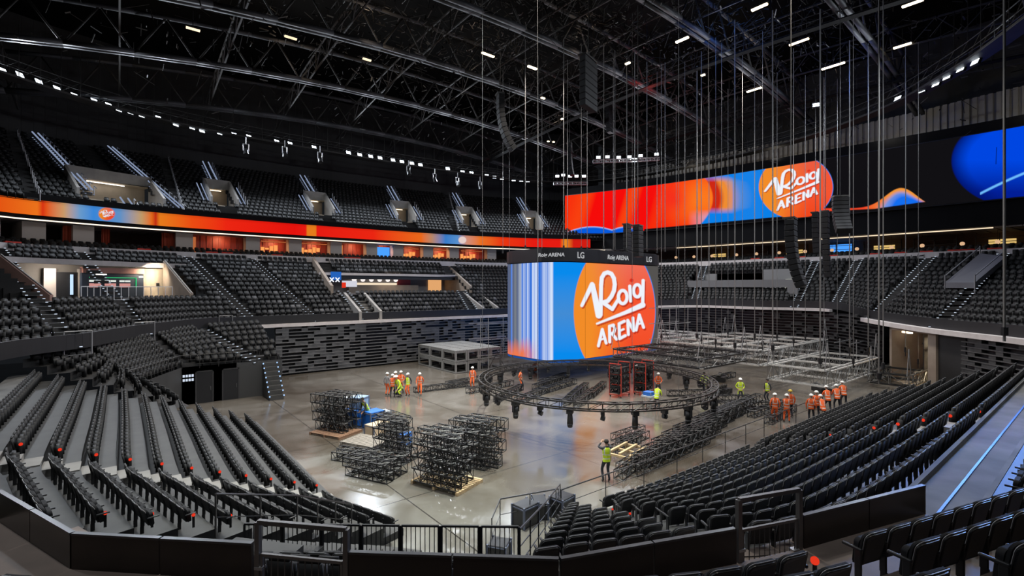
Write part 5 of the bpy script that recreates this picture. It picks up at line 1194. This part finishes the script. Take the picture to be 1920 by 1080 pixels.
def mh_proto(short=False):
    t = empty('moving_head' if not short else 'small_fixture')
    if short:
        mb = MB(); mb.box(-.2, .2, -.1, .1, -.25, -.05); mb.bar((-.18, 0, -.25), (-.18, 0, -.45), .03); mb.bar((.18, 0, -.25), (.18, 0, -.45), .03); mb.build('base', M_black, t); mb = MB(); mb.bar((0, -.1, -.38), (0, .12, -.44), .12, 8, 0, .14); mb.build('lamp_head', M_black, t)
    else:
        bm = bevel_box(.42, .34, .22, .03, 2, (0, 0, -.14)); bm_obj('base', bm, M_black, t); mb = MB()
        for s in (-1, 1): mb.box(s*.2-.03, s*.2+.03, -.07, .07, -.62, -.22)
        mb.build('yoke', M_black, t); mb = MB(); mb.bar((0, 0, -.30), (0, 0, -.78), .14, 10, 0, .17); mb.bar((0, 0, -.78), (0, 0, -.96), .17, 10, 0, .14); lh = mb.build('lamp_head', M_black, t, True); mb = MB(); mb.bar((0, 0, -.955), (0, 0, -.985), .125, 10); mb.build('lens', M_steel, lh)
    return t
P1, P2 = mh_proto(), mh_proto(True); u1 = u2 = False; A_, B_ = [], []
for k in range(28):
    a = 2*PI*(k+.5)/28; big = k % 2 == 0
    if big: o = P1 if not u1 else copy_tree(P1); u1 = True; A_.append(o)
    else: o = P2 if not u2 else copy_tree(P2); u2 = True; B_.append(o)
    o.location = (RCX+math.cos(a)*RR, RCY+math.sin(a)*RR, RZ); o.rotation_euler = (0, 0, a)
ranked(A_, 'black moving head light pointing down under the ring truss, %s from the left', 'spotlight', 'moving heads under the ring')
ranked(B_, 'small black fixture clamped under the ring truss, %s from the left', 'spotlight', 'small fixtures under the ring')
# big hanging truss grids ---------------------------------------------------------
def grid(name, x0, x1, y0, y1, z0, z1, nx, ny, label, m=None):
    m = m or M_trg; t = empty(name, ((x0+x1)/2, (y0+y1)/2, z0)); X, Y = (x1-x0)/2, (y1-y0)/2; h = z1-z0
    def tr(nm, a, b, wd=.5): mb = MB(); mb.truss(Vector(a)+Vector((0, 0, h/2)), Vector(b)+Vector((0, 0, h/2)), wd, h, .032, 1.1, m=1, rail=.075, mr=0); mb.build(nm, [m, M_trd], t)
    for y in (-Y, Y): tr('side_truss', (-X, y, 0), (X, y, 0), .5)
    for x in (-X, X): tr('end_truss', (x, -Y, 0), (x, Y, 0), .5)
    for k in range(1, nx): tr('cross_truss', (-X+2*X*k/nx, -Y, 0), (-X+2*X*k/nx, Y, 0), .4)
    for k in range(1, ny): tr('inner_truss', (-X, -Y+2*Y*k/ny, 0), (X, -Y+2*Y*k/ny, 0), .4)
    mb = MB()
    for (x, y) in ((-X, -Y), (X, -Y), (X, Y), (-X, Y)):
        for q in ((x-.6, y), (x+.6, y)): mb.bar((q[0], q[1], h), (x, y, h+2.2), .035, 4)
    mb.build('sling', M_galv, t); return tag(t, label, 'truss', 'hanging truss grids')
grid('truss_grid', 43.8, 58.8, 19.7, 29.6, 1.7, 3.0, 4, 3, 'largest grey truss grid hanging low in front of the end seating')
grid('truss_grid', 43.2, 55.4, 14.3, 18.6, .75, 2.0, 3, 1, 'lower narrow truss grid nearest the near side stand')
grid('truss_grid', 47.8, 58.5, 30.6, 40.0, 1.4, 2.7, 3, 3, 'truss grid behind the video cube, partly hidden by it')
grid('truss_grid', 35.5, 42.5, 20.5, 29.0, 2.2, 2.9, 2, 2, 'small dark truss grid just right of the lighting ring', M_tr)
grid('truss_grid', 50.5, 58.5, 10.8, 13.4, .4, 1.3, 2, 1, 'dark truss grid below the lit tunnel mouth', M_tr)
# scaffold frames in front of the far bank, right of the cube and left of it
for i, (px, py, z, h, wdt) in enumerate([(930, 690, 0, 5.4, 3.0), (1262, 690, 0, 6.4, 3.4), (1600, 700, 0, 3.5, 3)]):
    c = at_z(px, py); t = empty('scaffold_tower', c); mb = MB()
    for x in (-wdt/2, wdt/2):
        for y in (-.7, .7): mb.bar((x, y, 0), (x, y, h), .045)
    mb.build('standards', M_galv, t); mb = MB()
    for k in range(1, int(h/1.6)+1):
        for y in (-.7, .7): mb.bar((-wdt/2-1.5, y, k*1.6), (wdt/2+.5, y, k*1.6), .04)
    mb.build('ledgers', M_galv, t); mb = MB(); mb.bar((-wdt/2, -.7, .2), (wdt/2, -.7, h*.8), .035); mb.bar((wdt/2, .7, .2), (-wdt/2, .7, h), .035); mb.build('braces', M_steel, t)
    tag(t, ['pipe scaffold standing left of the video cube', 'taller pipe scaffold standing right of the video cube', 'small pipe scaffold by the lower truss grid'][i], 'scaffold')
# stage deck stack ------------------------------------------------------------------
a, b, c = at_z(787, 672), at_z(835, 695), at_z(905, 682)
def deck_stack():
    o = Vector((26.2, 43.0, 0)); 
    for lay in range(2):
        for i in range(4):
            for k in range(3):
                t = empty('stage_deck', (26.6+i*1.45, 42.4+k*2.6, lay*1.15), 0); mb = MB(); mb.box(-.68, .68, -1.25, 1.25, 1.0, 1.12); mb.build('deck_top', mat('deck_grate', (.24, .24, .23), .5, .3, .5, 8), t); mb = MB()
                for x in (-.62, .62):
                    for y in (-1.2, 1.2): mb.box(x-.08, x+.08, y-.08, y+.08, .03, 1.0)
                for y in (-1.2, 1.2): mb.box(-.62, .62, y-.03, y+.03, .03, .14); mb.box(-.62, .62, y-.03, y+.03, .86, 1.0)
                for x in (-.62, .62): mb.box(x-.03, x+.03, -1.2, 1.2, .03, .14); mb.box(x-.03, x+.03, -1.2, 1.2, .82, 1.0)
                mb.build('leg_frame', mat('deck_leg', (.30, .30, .29), .5, .4), t)
                tag(t, 'grey stage deck, %s layer by far seating, %s from left, %s from front' % ('lower' if lay == 0 else 'upper', nth(i), nth(k)), 'platform', 'stacked stage decks')
deck_stack()
# crates, boxes -----------------------------------------------------------------------
def crate(px, py, sx, sy, sz, z, rz, m, name, label, lid=True):
    c = at_z(px, py, z); t = empty(name, c, rz); bm = bevel_box(sx, sy, sz, .02, 1, (0, 0, sz/2))
    bm_obj('box', bm, m, t, False); mb = MB()
    mb.box(-sx/2-.02, sx/2+.02, -sy/2-.02, sy/2+.02, sz*.86, sz*.92); [mb.box(x-.03, x+.03, y-.03, y+.03, 0, sz+.01) for x in (-sx/2, sx/2) for y in (-sy/2, sy/2)]; mb.build('edging', MATS['crate_edge'], t)
    return tag(t, label, 'crate')
mat('crate_edge', (.12, .14, .2), .5); M_bl = mat('blue_plastic', (.015, .13, .50), .45); M_wh = mat('pale_wrap', (.48, .52, .56), .5); M_lb = mat('light_blue', (.25, .36, .55), .5)
def crate_d(px, py, d, *a): q = at_d(px, py, d); crate(px, py, *a[:3], max(0, q.z), *a[3:])
M_ply = mat('plywood', (.60, .45, .30), .6); M_fc = mat('flight_case_black', (.025, .025, .028), .4)
crate_d(672, 795, 30.5, 1.1, 1.0, 1.0, .3, M_bl, 'blue_crate', 'blue plastic crate beside the leftmost truss stack'); crate_d(700, 800, 29.8, 1.0, .9, 1.0, .2, M_bl, 'blue_crate', 'blue plastic crate in front of the crouching worker')
crate_d(674, 764, 30.5, .85, .8, .7, .6, M_lb, 'pale_blue_crate', 'pale blue crate on top of the leftmost blue crate'); crate_d(662, 752, 31.5, .9, .7, .3, .2, M_wh, 'wrapped_box', 'white wrapped box at the top of the pile beside the trusses')
crate_d(716, 793, 30.6, .9, .7, .75, .1, M_wh, 'wrapped_box', 'white wrapped box right of the crouching worker'); crate_d(759, 832, 26.6, .7, .5, .6, .6, M_bl, 'blue_crate', 'blue crate at the right edge of the stacks, apart from the others')
crate_d(708, 814, 28.4, 1.2, .8, .65, .3, M_ply, 'plywood_crate', 'open plywood crate in front of the blue crates')
crate(985, 982, .75, .6, .75, 0, .1, M_fc, 'flight_case', 'grey topped flight case at the left of the group by the rail'); crate(1012, 966, .8, .5, .6, 0, 1.0, M_fc, 'flight_case', 'turned black flight case in the middle of the group'); crate(1054, 966, .75, .6, .75, 0, .15, M_fc, 'flight_case', 'black flight case with straps at the right of the group')
crate(936, 1045, .6, .6, .5, 0, .6, M_fc, 'flight_case', 'single black flight case behind the corner fence')
# red framed carts in the ring
for i, (px, py) in enumerate(((1162, 742), (1207, 738))):
    c = at_z(px, py); t = empty('truss_cart', c, .2); mb = MB()
    for x in (-.75, .75):
        for y in (-.5, .5): mb.bar((x, y, .1), (x, y, 2.5), .035)
        for z in (.2, 1.0, 1.8, 2.6): mb.bar((x, -.5, z), (x, .5, z), .04)
    mb.build('red_frame', mat('red_frame', (.55, .05, .03), .45), t); mb = MB()
    for z in (.35, .85, 1.35, 1.85): mb.truss((-.9, 0, z+.2), (.9, 0, z+.2), .7, .38, .05, .3)
    mb.build('load', M_tr, t); mb = MB(); [mb.bar((x, y-.03, .07), (x, y+.03, .07), .07, 8) for x in (-.7, .7) for y in (-.45, .45)]; mb.build('castors', M_black, t)
    tag(t, 'red framed cart loaded with dark truss, %s of the two in the ring' % ('left' if i == 0 else 'right'), 'cart')
# lift under the pair of workers at the ring, small machines
c = at_z(1233, 765); t = empty('work_trolley', (c.x, c.y+.6, 0), .1); mb = MB(); mb.box(-.6, .6, -.4, .4, .75, .85); mb.build('tray', M_wh, t); mb = MB(); [mb.bar((x, y, 0), (x, y, 1.1), .03) for x in (-.55, .55) for y in (-.35, .35)]; mb.build('legs', M_galv, t); mb = MB(); mb.box(-.5, .1, -.3, .3, .85, 1.1); mb.build('blue_toolbox', M_bl, t); tag(t, 'small work trolley with a blue toolbox between two workers at the ring', 'trolley')
for i, (px, py) in enumerate([(1355, 738), (1352, 714), (1540, 735), (1712, 738)]):
    c = at_z(px, py); t = empty('chain_motor_case', (c.x, c.y, -.05), .4*i); mb = MB(); mb.box(-.8, .8, -.4, .4, .05, .45); mb.build('case', M_black, t); mb = MB()
    for k in range(4): mb.bar((-.6+k*.4, 0, .6), (-.6+k*.4, .25, .6), .13, 8)
    mb.build('motors', M_steel, t); tag(t, 'low black case of chain motors on the floor, %s' % ['behind the rail workers', 'nearest the truss grid', 'below the narrow truss grid', 'near the tunnel side'][i], 'case')

# ---------------------------------------------------------------- people
M_skin = mat('skin', (.42, .24, .16), .6); M_navy = mat('dark_trousers', (.02, .022, .03), .8); M_orange = mat('orange_fabric', (.85, .13, .02), .7); M_yel = mat('yellow_fabric', (.62, .80, .03), .7)
M_refl = mat('reflective_tape', (.65, .65, .62), .4); M_helm = mat('white_helmet', (.80, .80, .78), .35); M_boot = mat('boots', (.03, .022, .018), .7); M_hair = mat('dark_hair', (.015, .012, .01), .8); M_grey = mat('grey_shirt', (.25, .25, .26), .8); M_yhelm = mat('yellow_helmet', (.8, .55, .05), .4)
POSES = {   # hand targets / foot targets / lean, body faces -y
 'stand': dict(hl=(.27, -.05, .80), hr=(-.27, -.05, .80), fl=(.12, 0, 0), fr=(-.12, 0, 0), lean=0, head=(0, 0)),
 'cross': dict(hl=(-.08, -.26, 1.18), hr=(.08, -.28, 1.14), fl=(.15, .02, 0), fr=(-.14, -.04, 0), lean=0, head=(0, -.02)),
 'hips': dict(hl=(.17, -.10, 1.0), hr=(-.17, -.10, 1.0), fl=(.17, 0, 0), fr=(-.17, 0, 0), lean=0, head=(0, 0)),
 'walk': dict(hl=(.26, .22, .88), hr=(-.26, -.26, .92), fl=(.10, -.32, .02), fr=(-.10, .32, .05), lean=.05, head=(0, -.03)),
 'phone': dict(hl=(.07, -.36, 1.58), hr=(-.07, -.36, 1.58), fl=(.14, 0, 0), fr=(-.12, .03, 0), lean=-.02, head=(0, -.02)),
 'reach': dict(hl=(.16, -.50, 1.05), hr=(-.18, -.48, 1.0), fl=(.15, -.10, 0), fr=(-.14, .16, 0), lean=.22, head=(0, -.06)),
 'crouch': dict(hl=(.16, -.55, .42), hr=(-.16, -.55, .40), fl=(.17, -.15, 0), fr=(-.17, .12, .03), lean=.34, head=(0, -.08), hip=.52),
}
BODY = {}
def body_mesh(pose):
    if pose in BODY: return BODY[pose]
    q = POSES[pose]; hz = q.get('hip', .93); ln = q['lean']; V, E, R = [], [], []
    def v(p, r, par=None, r2=None):
        V.append(Vector(p)); R.append((r, r2 or r)); 
        if par is not None: E.append((par, len(V)-1))
        return len(V)-1
    pel = v((0, 0, hz), .135, None, .11); wa = v((0, -ln*.25, hz+.17), .125, pel, .10); ch = v((0, -ln*.7, hz+.38), .155, wa, .115); nk0 = v((0, -ln*.95, hz+.53), .10, ch, .08)
    nk = v((q['head'][0]*.3, -ln-.01, hz+.60), .052, nk0); hd = v((q['head'][0], -ln-.02+q['head'][1], hz+.68), .072, nk, .085); ht = v((q['head'][0], -ln-.015+q['head'][1], hz+.78), .078, hd, .092); v((q['head'][0], -ln+q['head'][1], hz+.84), .05, ht, .06)
    hands = []
    for s, hk, fk in ((1, 'hl', 'fl'), (-1, 'hr', 'fr')):
        sh = Vector((s*.185, -ln*.9, hz+.48)); ha = Vector(q[hk]); d = ha-sh; L_ = min(d.length, .53); ha = sh+d.normalized()*L_
        bend = math.sqrt(max(0, .28**2-(L_/2)**2)); side = Vector((s*.6, .55, -.55)); side -= d.normalized()*side.dot(d.normalized()); side.normalize(); el = (sh+ha)/2+side*bend
        i0 = v(sh, .066, nk0); i1 = v(el, .047, i0); i2 = v(ha, .032, i1); dr = (ha-el).normalized(); i3 = v(ha+dr*.05, .036, i2, .022); hands.append((ha+dr*.06, dr, s, i3))
        hp = Vector((s*.095, 0, hz-.05)); ft = Vector(q[fk])+Vector((0, .02, .085)); d = ft-hp; L_ = min(d.length, .86); bend = math.sqrt(max(0, .44**2-(L_/2)**2)); f_ = Vector((s*.1, -1, .1)); f_ -= d.normalized()*f_.dot(d.normalized()); f_.normalize(); kn = (hp+ft)/2+f_*bend
        k0 = v(hp, .095, pel); k1 = v(kn, .065, k0); k2 = v(ft, .046, k1); k3 = v(ft+Vector((0, -.07, -.035)), .045, k2, .04); v(ft+Vector((0, -.17, -.05)), .035, k3, .03)
    for (h0, dr, s, par) in hands:      # five fingers of unequal length, slightly curled
        u = dr.cross(Vector((0, 1, .2))); u = u.normalized() if u.length > .1 else Vector((1, 0, 0)); w_ = u.cross(dr)
        for k, L_ in enumerate((.062, .07, .066, .05)):
            b0 = h0+u*(k-1.5)*.02; p = v(b0+dr*.01, .0095, par); p = v(b0+dr*L_*.6+w_*-.006, .0085, p); v(b0+dr*L_-w_*.02, .0075, p)
        p = v(h0-dr*.045+u*-.035*1, .011, par); v(h0-dr*.005+u*-.055-w_*.012, .009, p)
    me = bpy.data.meshes.new('b'); me.from_pydata([tuple(x) for x in V], E, []); o = bpy.data.objects.new('b', me); COL.objects.link(o)
    m = o.modifiers.new('s', 'SKIN'); m.use_smooth_shade = True; o.modifiers.new('d', 'SUBSURF').levels = 1
    for k, sv in enumerate(me.skin_vertices[0].data): sv.radius = R[k]; sv.use_root = (k == 0)
    bpy.context.view_layer.update(); em = bpy.data.meshes.new_from_object(o.evaluated_get(bpy.context.evaluated_depsgraph_get())); bpy.data.objects.remove(o)
    em.materials.clear()
    hb = V[5]; hips = Vector((0, 0, hz))
    # shape the face: nose, brow and eye sockets, chin, ears
    for vv in em.vertices:
        c = vv.co-(V[5]+V[6])*.5
        if c.length < .16 and vv.co.z > V[4].z+.02:
            if c.y < -.04: vv.co.y -= .022*math.exp(-((c.x/.016)**2+((c.z+.012)/.022)**2)); vv.co.y += .010*math.exp(-(((abs(c.x)-.03)/.015)**2+((c.z-.02)/.014)**2)); vv.co.y -= .008*math.exp(-((c.x/.03)**2+((c.z+.075)/.02)**2)); vv.co.y += .006*math.exp(-((c.x/.03)**2+((c.z+.045)/.008)**2))
            if abs(c.y) < .03: vv.co.x += math.copysign(.014, c.x)*math.exp(-((c.z/.028)**2+(c.y/.02)**2))*(abs(c.x) > .05)
    arms = [(V[k], r) for k, r in []]
    idx = []
    el_pts = [h[0]-h[1]*.30 for h in hands]
    for f in em.polygons:
        c = f.center; m_ = 1
        if c.z > V[4].z-.01 and (c.xy-V[4].xy).length < .16: m_ = 0
        elif any((c-h[0]).length < .12 for h in hands): m_ = 0
        elif any((c-Vector(q[k])).length < .17 and c.z < Vector(q[k]).z+.13 for k in ('fl', 'fr')): m_ = 3
        elif c.z > hz-.0 or (abs(c.x) > .16 and c.z > hz-.3 and any((c-h[0]).length < .4 for h in hands)): m_ = 2
        idx.append(m_)
    em.polygons.foreach_set('material_index', idx); em.polygons.foreach_set('use_smooth', [True]*len(idx)); BODY[pose] = (em, V, hz, ln, hands); return BODY[pose]
VM = {}
def person(px, py, pose, vest, top, trousers, helmet, face, label, group=None, z=0, h=1.0, depth=None):
    em, V, hz, ln, hands = body_mesh(pose); p = at_z(px, py, z)
    if depth: r = ray(px, py); p = Vector((r.x*depth, r.y*depth, z))
    t = empty('person', p, face); t.scale = (h, h, h); me = em.copy()
    for m in (M_skin, trousers, top, M_boot): me.materials.append(m)
    b = bpy.data.objects.new('body', me); COL.objects.link(b); b.parent = t
    # waistcoat: shaped shell round the torso with reflective bands
    mb = MB(); lv = [(hz-.07, .165, .125, 0), (hz+.05, .158, .12, .1), (hz+.09, .158, .12, .2), (hz+.13, .16, .122, .3), (hz+.22, .168, .128, .45), (hz+.26, .172, .13, .5), (hz+.38, .185, .135, .72), (hz+.47, .185, .12, .85), (hz+.54, .13, .095, .97)]
    n = 20; rings = [[(rx*math.cos(2*PI*k/n), -ln*f+ry*math.sin(2*PI*k/n), z_) for k in range(n)] for z_, rx, ry, f in lv]
    for i in range(len(rings)-1):
        tape = i in (1, 4)
        for k in range(n): a = (k+1) % n; mb.quad(rings[i][k], rings[i][a], rings[i+1][a], rings[i+1][k], 1 if tape or (i > 4 and k in (12, 17, 2, 7)) else 0)
    mb.build('safety_vest', [vest, M_refl], t, True) if vest else None
    hc = (V[5]+V[6])*.5
    if helmet:
        bm = bmesh.new(); bmesh.ops.create_uvsphere(bm, u_segments=16, v_segments=10, radius=.125)
        for v in list(bm.verts):
            if v.co.z < -.01: bm.verts.remove(v)
        for v in bm.verts: v.co.y *= 1.12; v.co.z *= .95; k_ = (v.co.z < .02); v.co.y -= .045*k_*(v.co.y < -.05); v.co.x *= 1+.06*k_
        bmesh.ops.translate(bm, vec=hc+Vector((0, .005, .045)), verts=bm.verts); bm_obj('helmet', bm, helmet, t)
    else:
        bm = bmesh.new(); bmesh.ops.create_uvsphere(bm, u_segments=16, v_segments=10, radius=.105)
        for v in list(bm.verts):
            if v.co.z < -.0 and v.co.y < -.01: bm.verts.remove(v)
        for v in bm.verts: v.co.y *= 1.05; v.co.z *= 1.0 if v.co.z > 0 else .8
        bmesh.ops.translate(bm, vec=hc+Vector((0, .012, .03)), verts=bm.verts); bm_obj('hair', bm, M_hair, t)
    return tag(t, label, 'person', group)
TOW = YAW-PI/2          # face towards the camera side when rz = TOW
W = 'workers in safety vests'
person(726, 741, 'stand', None, M_grey, M_orange, M_helm, 2.2, 'person in grey shirt and orange trousers, leftmost of the standing group', W)
person(736, 745, 'cross', M_orange, M_orange, M_navy, M_helm, 2.6, 'person in orange jacket and white helmet seen from behind in the group', W)
person(742, 738, 'stand', M_orange, M_orange, M_navy, M_helm, -.9, 'person in orange half hidden behind the group front', W)
person(752, 737, 'hips', M_orange, M_orange, M_navy, M_helm, -.7, 'person in orange vest at the back of the standing group', W)
person(751.5, 743, 'crouch', M_yel, M_yel, M_navy, M_helm, -1.2, 'person in yellow vest bending inside the standing group', W, h=1.25)
person(765, 742, 'stand', M_yel, M_navy, M_orange, M_helm, -1.0, 'person in yellow vest with orange trousers, right of the close group', W)
person(787, 741, 'walk', M_orange, M_orange, M_orange, M_helm, -.5, 'person in all orange workwear standing apart right of the group', W)
person(886, 727, 'stand', M_orange, M_orange, M_orange, M_helm, -.8, 'person in orange at the left edge of the lighting ring', W)
person(691, 785, 'crouch', M_yel, M_navy, M_navy, None, -1.4, 'crouching person in yellow vest behind the blue crates', W, z=.5)
person(1000, 697, 'crouch', M_orange, M_orange, M_orange, None, 1.2, 'crouching person in red orange workwear beneath the cube', W, h=1.1)
person(976, 732, 'hips', M_orange, M_orange, M_navy, None, 0.6, 'person in orange vest with raised elbows inside the ring', W)
person(1195, 722, 'reach', M_orange, M_orange, M_navy, M_helm, -1.1, 'person in white helmet behind the red framed carts', W)
person(1234, 740, 'reach', M_orange, M_orange, M_navy, M_helm, -.9, 'person in red orange vest behind the work trolley', W)
person(1231, 770, 'reach', M_yel, M_yel, M_navy, None, 1.8, 'person in yellow vest leaning to the work trolley', W)
person(1321, 739, 'walk', M_yel, M_yel, M_navy, None, -1.5, 'person in yellow vest striding at the right of the ring', W)
person(1388, 754, 'hips', M_yel, M_yel, M_navy, M_helm, -.9, 'person in yellow vest and white helmet standing alone', W)
person(1439, 755, 'stand', M_yel, M_navy, M_navy, None, -1.9, 'dark haired person in yellow vest seen from the side', W)
person(1453, 790, 'stand', M_orange, M_orange, M_orange, M_helm, 2.2, 'person in orange vest and white helmet at the guard rail, left of three', W)
person(1475, 792, 'cross', M_orange, M_orange, M_orange, M_helm, 1.9, 'person in orange with white helmet, middle of three at the rail', W)
person(1482, 782, 'stand', M_orange, M_orange, M_navy, M_yhelm, 2.4, 'person in orange with yellow helmet behind the two at the rail', W)
FP = [(1521, 'stand', 12.2), (1531, 'cross', 12.35), (1544, 'crouch', 12.2), (1553, 'reach', 12.4), (1570, 'reach', 12.2), (1583, 'reach', 12.3)]
LB = ['person in orange workwear beyond the stand, leftmost of the row of six', 'person in orange with helmet, second in the row beyond the stand', 'person in orange bending low beyond the stand edge, third of the row', 'person in orange with white helmet, fourth in the row', 'person in orange with white helmet, fifth in the row', 'person in orange with white helmet, last of the row by the stand edge']
for (px, po, d), lb in zip(FP, LB): person(px, 750, po, M_orange, M_orange, M_navy, M_helm, 1.9+.2*(px % 3), lb, W, depth=d/(FW.y+RT.y*(px-CX)/FX))
person(1137, 903, 'phone', M_yel, M_navy, M_navy, None, TOW+PI*.06+PI, 'dark haired person in yellow vest photographing with raised arms', W, h=1.04)
p = at_z(1137, 903); fd = TOW+PI*.06+PI; t = empty('smartphone', (p.x+math.sin(fd)*.40, p.y-math.cos(fd)*.40, 1.66), fd); bm_obj('body', bevel_box(.15, .01, .075, .004, 1), M_black, t); tag(t, 'black phone held up by the photographing worker', 'phone')

# ---------------------------------------------------------------- seats: 300 nearest as things, the mass as one object
def box_pts(x0, x1, y0, y1, z0, z1, tilt=0):
    P = [(x0, y0, z0), (x1, y0, z0), (x1, y1, z0), (x0, y1, z0), (x0, y0+tilt, z1), (x1, y0+tilt, z1), (x1, y1+tilt, z1), (x0, y1+tilt, z1)]
    return P
def seat_mass(name, S):
    T = box_pts(-.20, .20, .02, .07, .36, .76, .07)+box_pts(-.17, .17, .09, .13, .76, .82, .0)+box_pts(-.19, .19, -.09, -.01, .36, .66, .02)+box_pts(.225, .255, -.14, .06, .05, .56)
    FB = [(0, 3, 2, 1), (4, 5, 6, 7), (0, 1, 5, 4), (1, 2, 6, 5), (2, 3, 7, 6), (3, 0, 4, 7)]
    T = np.array(T); TF = np.array([[8*k+i for i in f] for k in range(4) for f in FB]); nv, nf = len(T), len(TF)
    A_ = np.array([s[:5] for s in S]); c, s_ = np.cos(A_[:, 3]), np.sin(A_[:, 3])
    sc_ = np.array([(.8 if s[5] in ('left', 'leftlow') else 1.) for s in S])[:, None]
    X = A_[:, 0, None]+T[:, 0]*c[:, None]-T[:, 1]*s_[:, None]; Y = A_[:, 1, None]+T[:, 0]*s_[:, None]+T[:, 1]*c[:, None]; Z = A_[:, 2, None]+T[:, 2]*sc_
    V = np.stack([X, Y, Z], -1).reshape(-1, 3); Fc = (TF[None]+nv*np.arange(len(S))[:, None, None]).reshape(-1, 4)
    me = bpy.data.meshes.new(name); me.vertices.add(len(V)); me.vertices.foreach_set('co', V.astype(np.float32).ravel())
    me.loops.add(len(Fc)*4); me.loops.foreach_set('vertex_index', Fc.astype(np.int32).ravel()); me.polygons.add(len(Fc)); me.polygons.foreach_set('loop_start', (np.arange(len(Fc))*4).astype(np.int32))
    me.update(calc_edges=True); me.validate()
    a = me.attributes.new('tone', 'FLOAT', 'FACE'); a.data.foreach_set('value', (np.repeat(A_[:, 4], nf).reshape(-1, 4, 6)*np.array([1, 0, 1, .6])[None, :, None]+np.array([0, 1, 0, .1])[None, :, None]*np.array([{'near': .5, 'left': .3, 'leftlow': .3, 'fore': .5, 'upper': .05}.get(s[5], .1) for s in S])[:, None, None]).ravel().astype(np.float32))
    me.materials.append(toned('seat_mass', .6, .004, .11, (1, 1, 1.05))); o = bpy.data.objects.new(name, me); COL.objects.link(o); return o
def make_seat():
    t = empty('arena_seat')
    # backrest: rounded-top shell, padded front, thin pale rim along the edge
    def outline(w_, h, r, z0, n=7):
        P = [(-w_*.92, z0), (w_*.92, z0)]
        for k in range(n+1): a = PI/2*k/n; P.append((w_-r+r*math.cos(a), z0+h-r+r*math.sin(a)))
        for k in range(n+1): a = PI/2+PI/2*k/n; P.append((-w_+r+r*math.cos(a), z0+h-r+r*math.sin(a)))
        return P
    def shell(P, y0, y1, lean=.22, curve=.05):
        bm = bmesh.new(); A_ = [bm.verts.new((x, y0, z)) for x, z in P]; B_ = [bm.verts.new((x, y1, z)) for x, z in P]; n = len(P)
        bm.faces.new(A_); bm.faces.new(list(reversed(B_)))
        for k in range(n): bm.faces.new((A_[k], B_[k], B_[(k+1) % n], A_[(k+1) % n]))
        bmesh.ops.recalc_face_normals(bm, faces=bm.faces); bmesh.ops.bevel(bm, geom=[e for e in bm.edges if abs(e.verts[0].co.y-e.verts[1].co.y) < 1e-5], offset=.016, segments=2, affect='EDGES')
        for v in bm.verts: v.co.y += (v.co.z-.4)*lean-curve*(v.co.x/.22)**2
        return bm
    b_ = bm_obj('backrest', shell(outline(.215, .48, .10, .36), .0, .06), M_seatF, t, False)
    bm = shell(outline(.205, .44, .09, .38), .062, .075); r_ = bm_obj('back_shell', bm, M_seatP, t, False)
    mb = MB(); P = outline(.218, .485, .10, .36)[1:]+[outline(.218, .485, .10, .36)[0]]; Q = [(x, .068+(z-.4)*.22-.05*(x/.22)**2, z) for x, z in P]; mb.path(Q[:-1], .0075, 4); mb.build('rim', M_rim, r_)
    bm = shell(outline(.20, .36, .07, .36), -.10, -.01, .12, .0); bm_obj('seat', bm, M_seatF, t, False)
    for s in (-1, 1):
        bm = bevel_box(.042, .26, .04, .016, 2, (s*.245, -.05, .60)); bm_obj('armrest', bm, M_seatP, t)
    bm = bevel_box(.035, .09, .42, .01, 1, (.245, .03, .40)); bmesh.ops.create_cube(bm, size=1, matrix=Matrix.Translation((.245, .04, .1))@Matrix.Diagonal((.035, .08, .2, 1)))
    bm_obj('pedestal', bm, M_seatP, t, smooth=False)
    return t
cands = []
for k, S in enumerate(SEATS):
    if S[5] not in ('fore', 'near', 'corner', 'left', 'leftlow', 'side'): continue
    u, v, d = proj((S[0], S[1], S[2]+.8))
    if d < 1 or not (-15 < u < 1925) or v > 1085: continue
    # hidden behind the cross-aisle parapet?
    if S[5] not in ('fore', 'side') and parapet_hides(S[0], S[1], S[2]+.8): continue
    cands.append((math.dist(S[:2], (0, 0)), k))
cands.sort(); near = set(k for _, k in cands[:300])
BL = {'fore': 'behind the dark parapet', 'near': 'in the long near stand', 'corner': 'on the corner platform', 'left': 'in the end stand', 'leftlow': 'in the short end block', 'side': 'beyond the blue stripe'}
proto = make_seat(); used = False
for k in sorted(near):
    x, y, z, rz, tn_, bl, row, idx = SEATS[k]
    if not used: o = proto; used = True
    else: o = copy_tree(proto)
    o.location = (x, y, z); o.rotation_euler = (0, 0, rz)
    if bl in ('left', 'leftlow'): o.scale = (1, .9, .82)
    tag(o, 'black folding seat %s, %s row up, %s along its row' % (BL[bl], nth(row), nth(idx)), 'seat', 'seats '+BL[bl])
rest = [S for k, S in enumerate(SEATS) if k not in near]
o = seat_mass('arena_seats', rest); tag(o, 'thousands of black and grey folding seats filling the terraces', 'seats', None, 'stuff')
print('SEATS', len(SEATS), len(near))
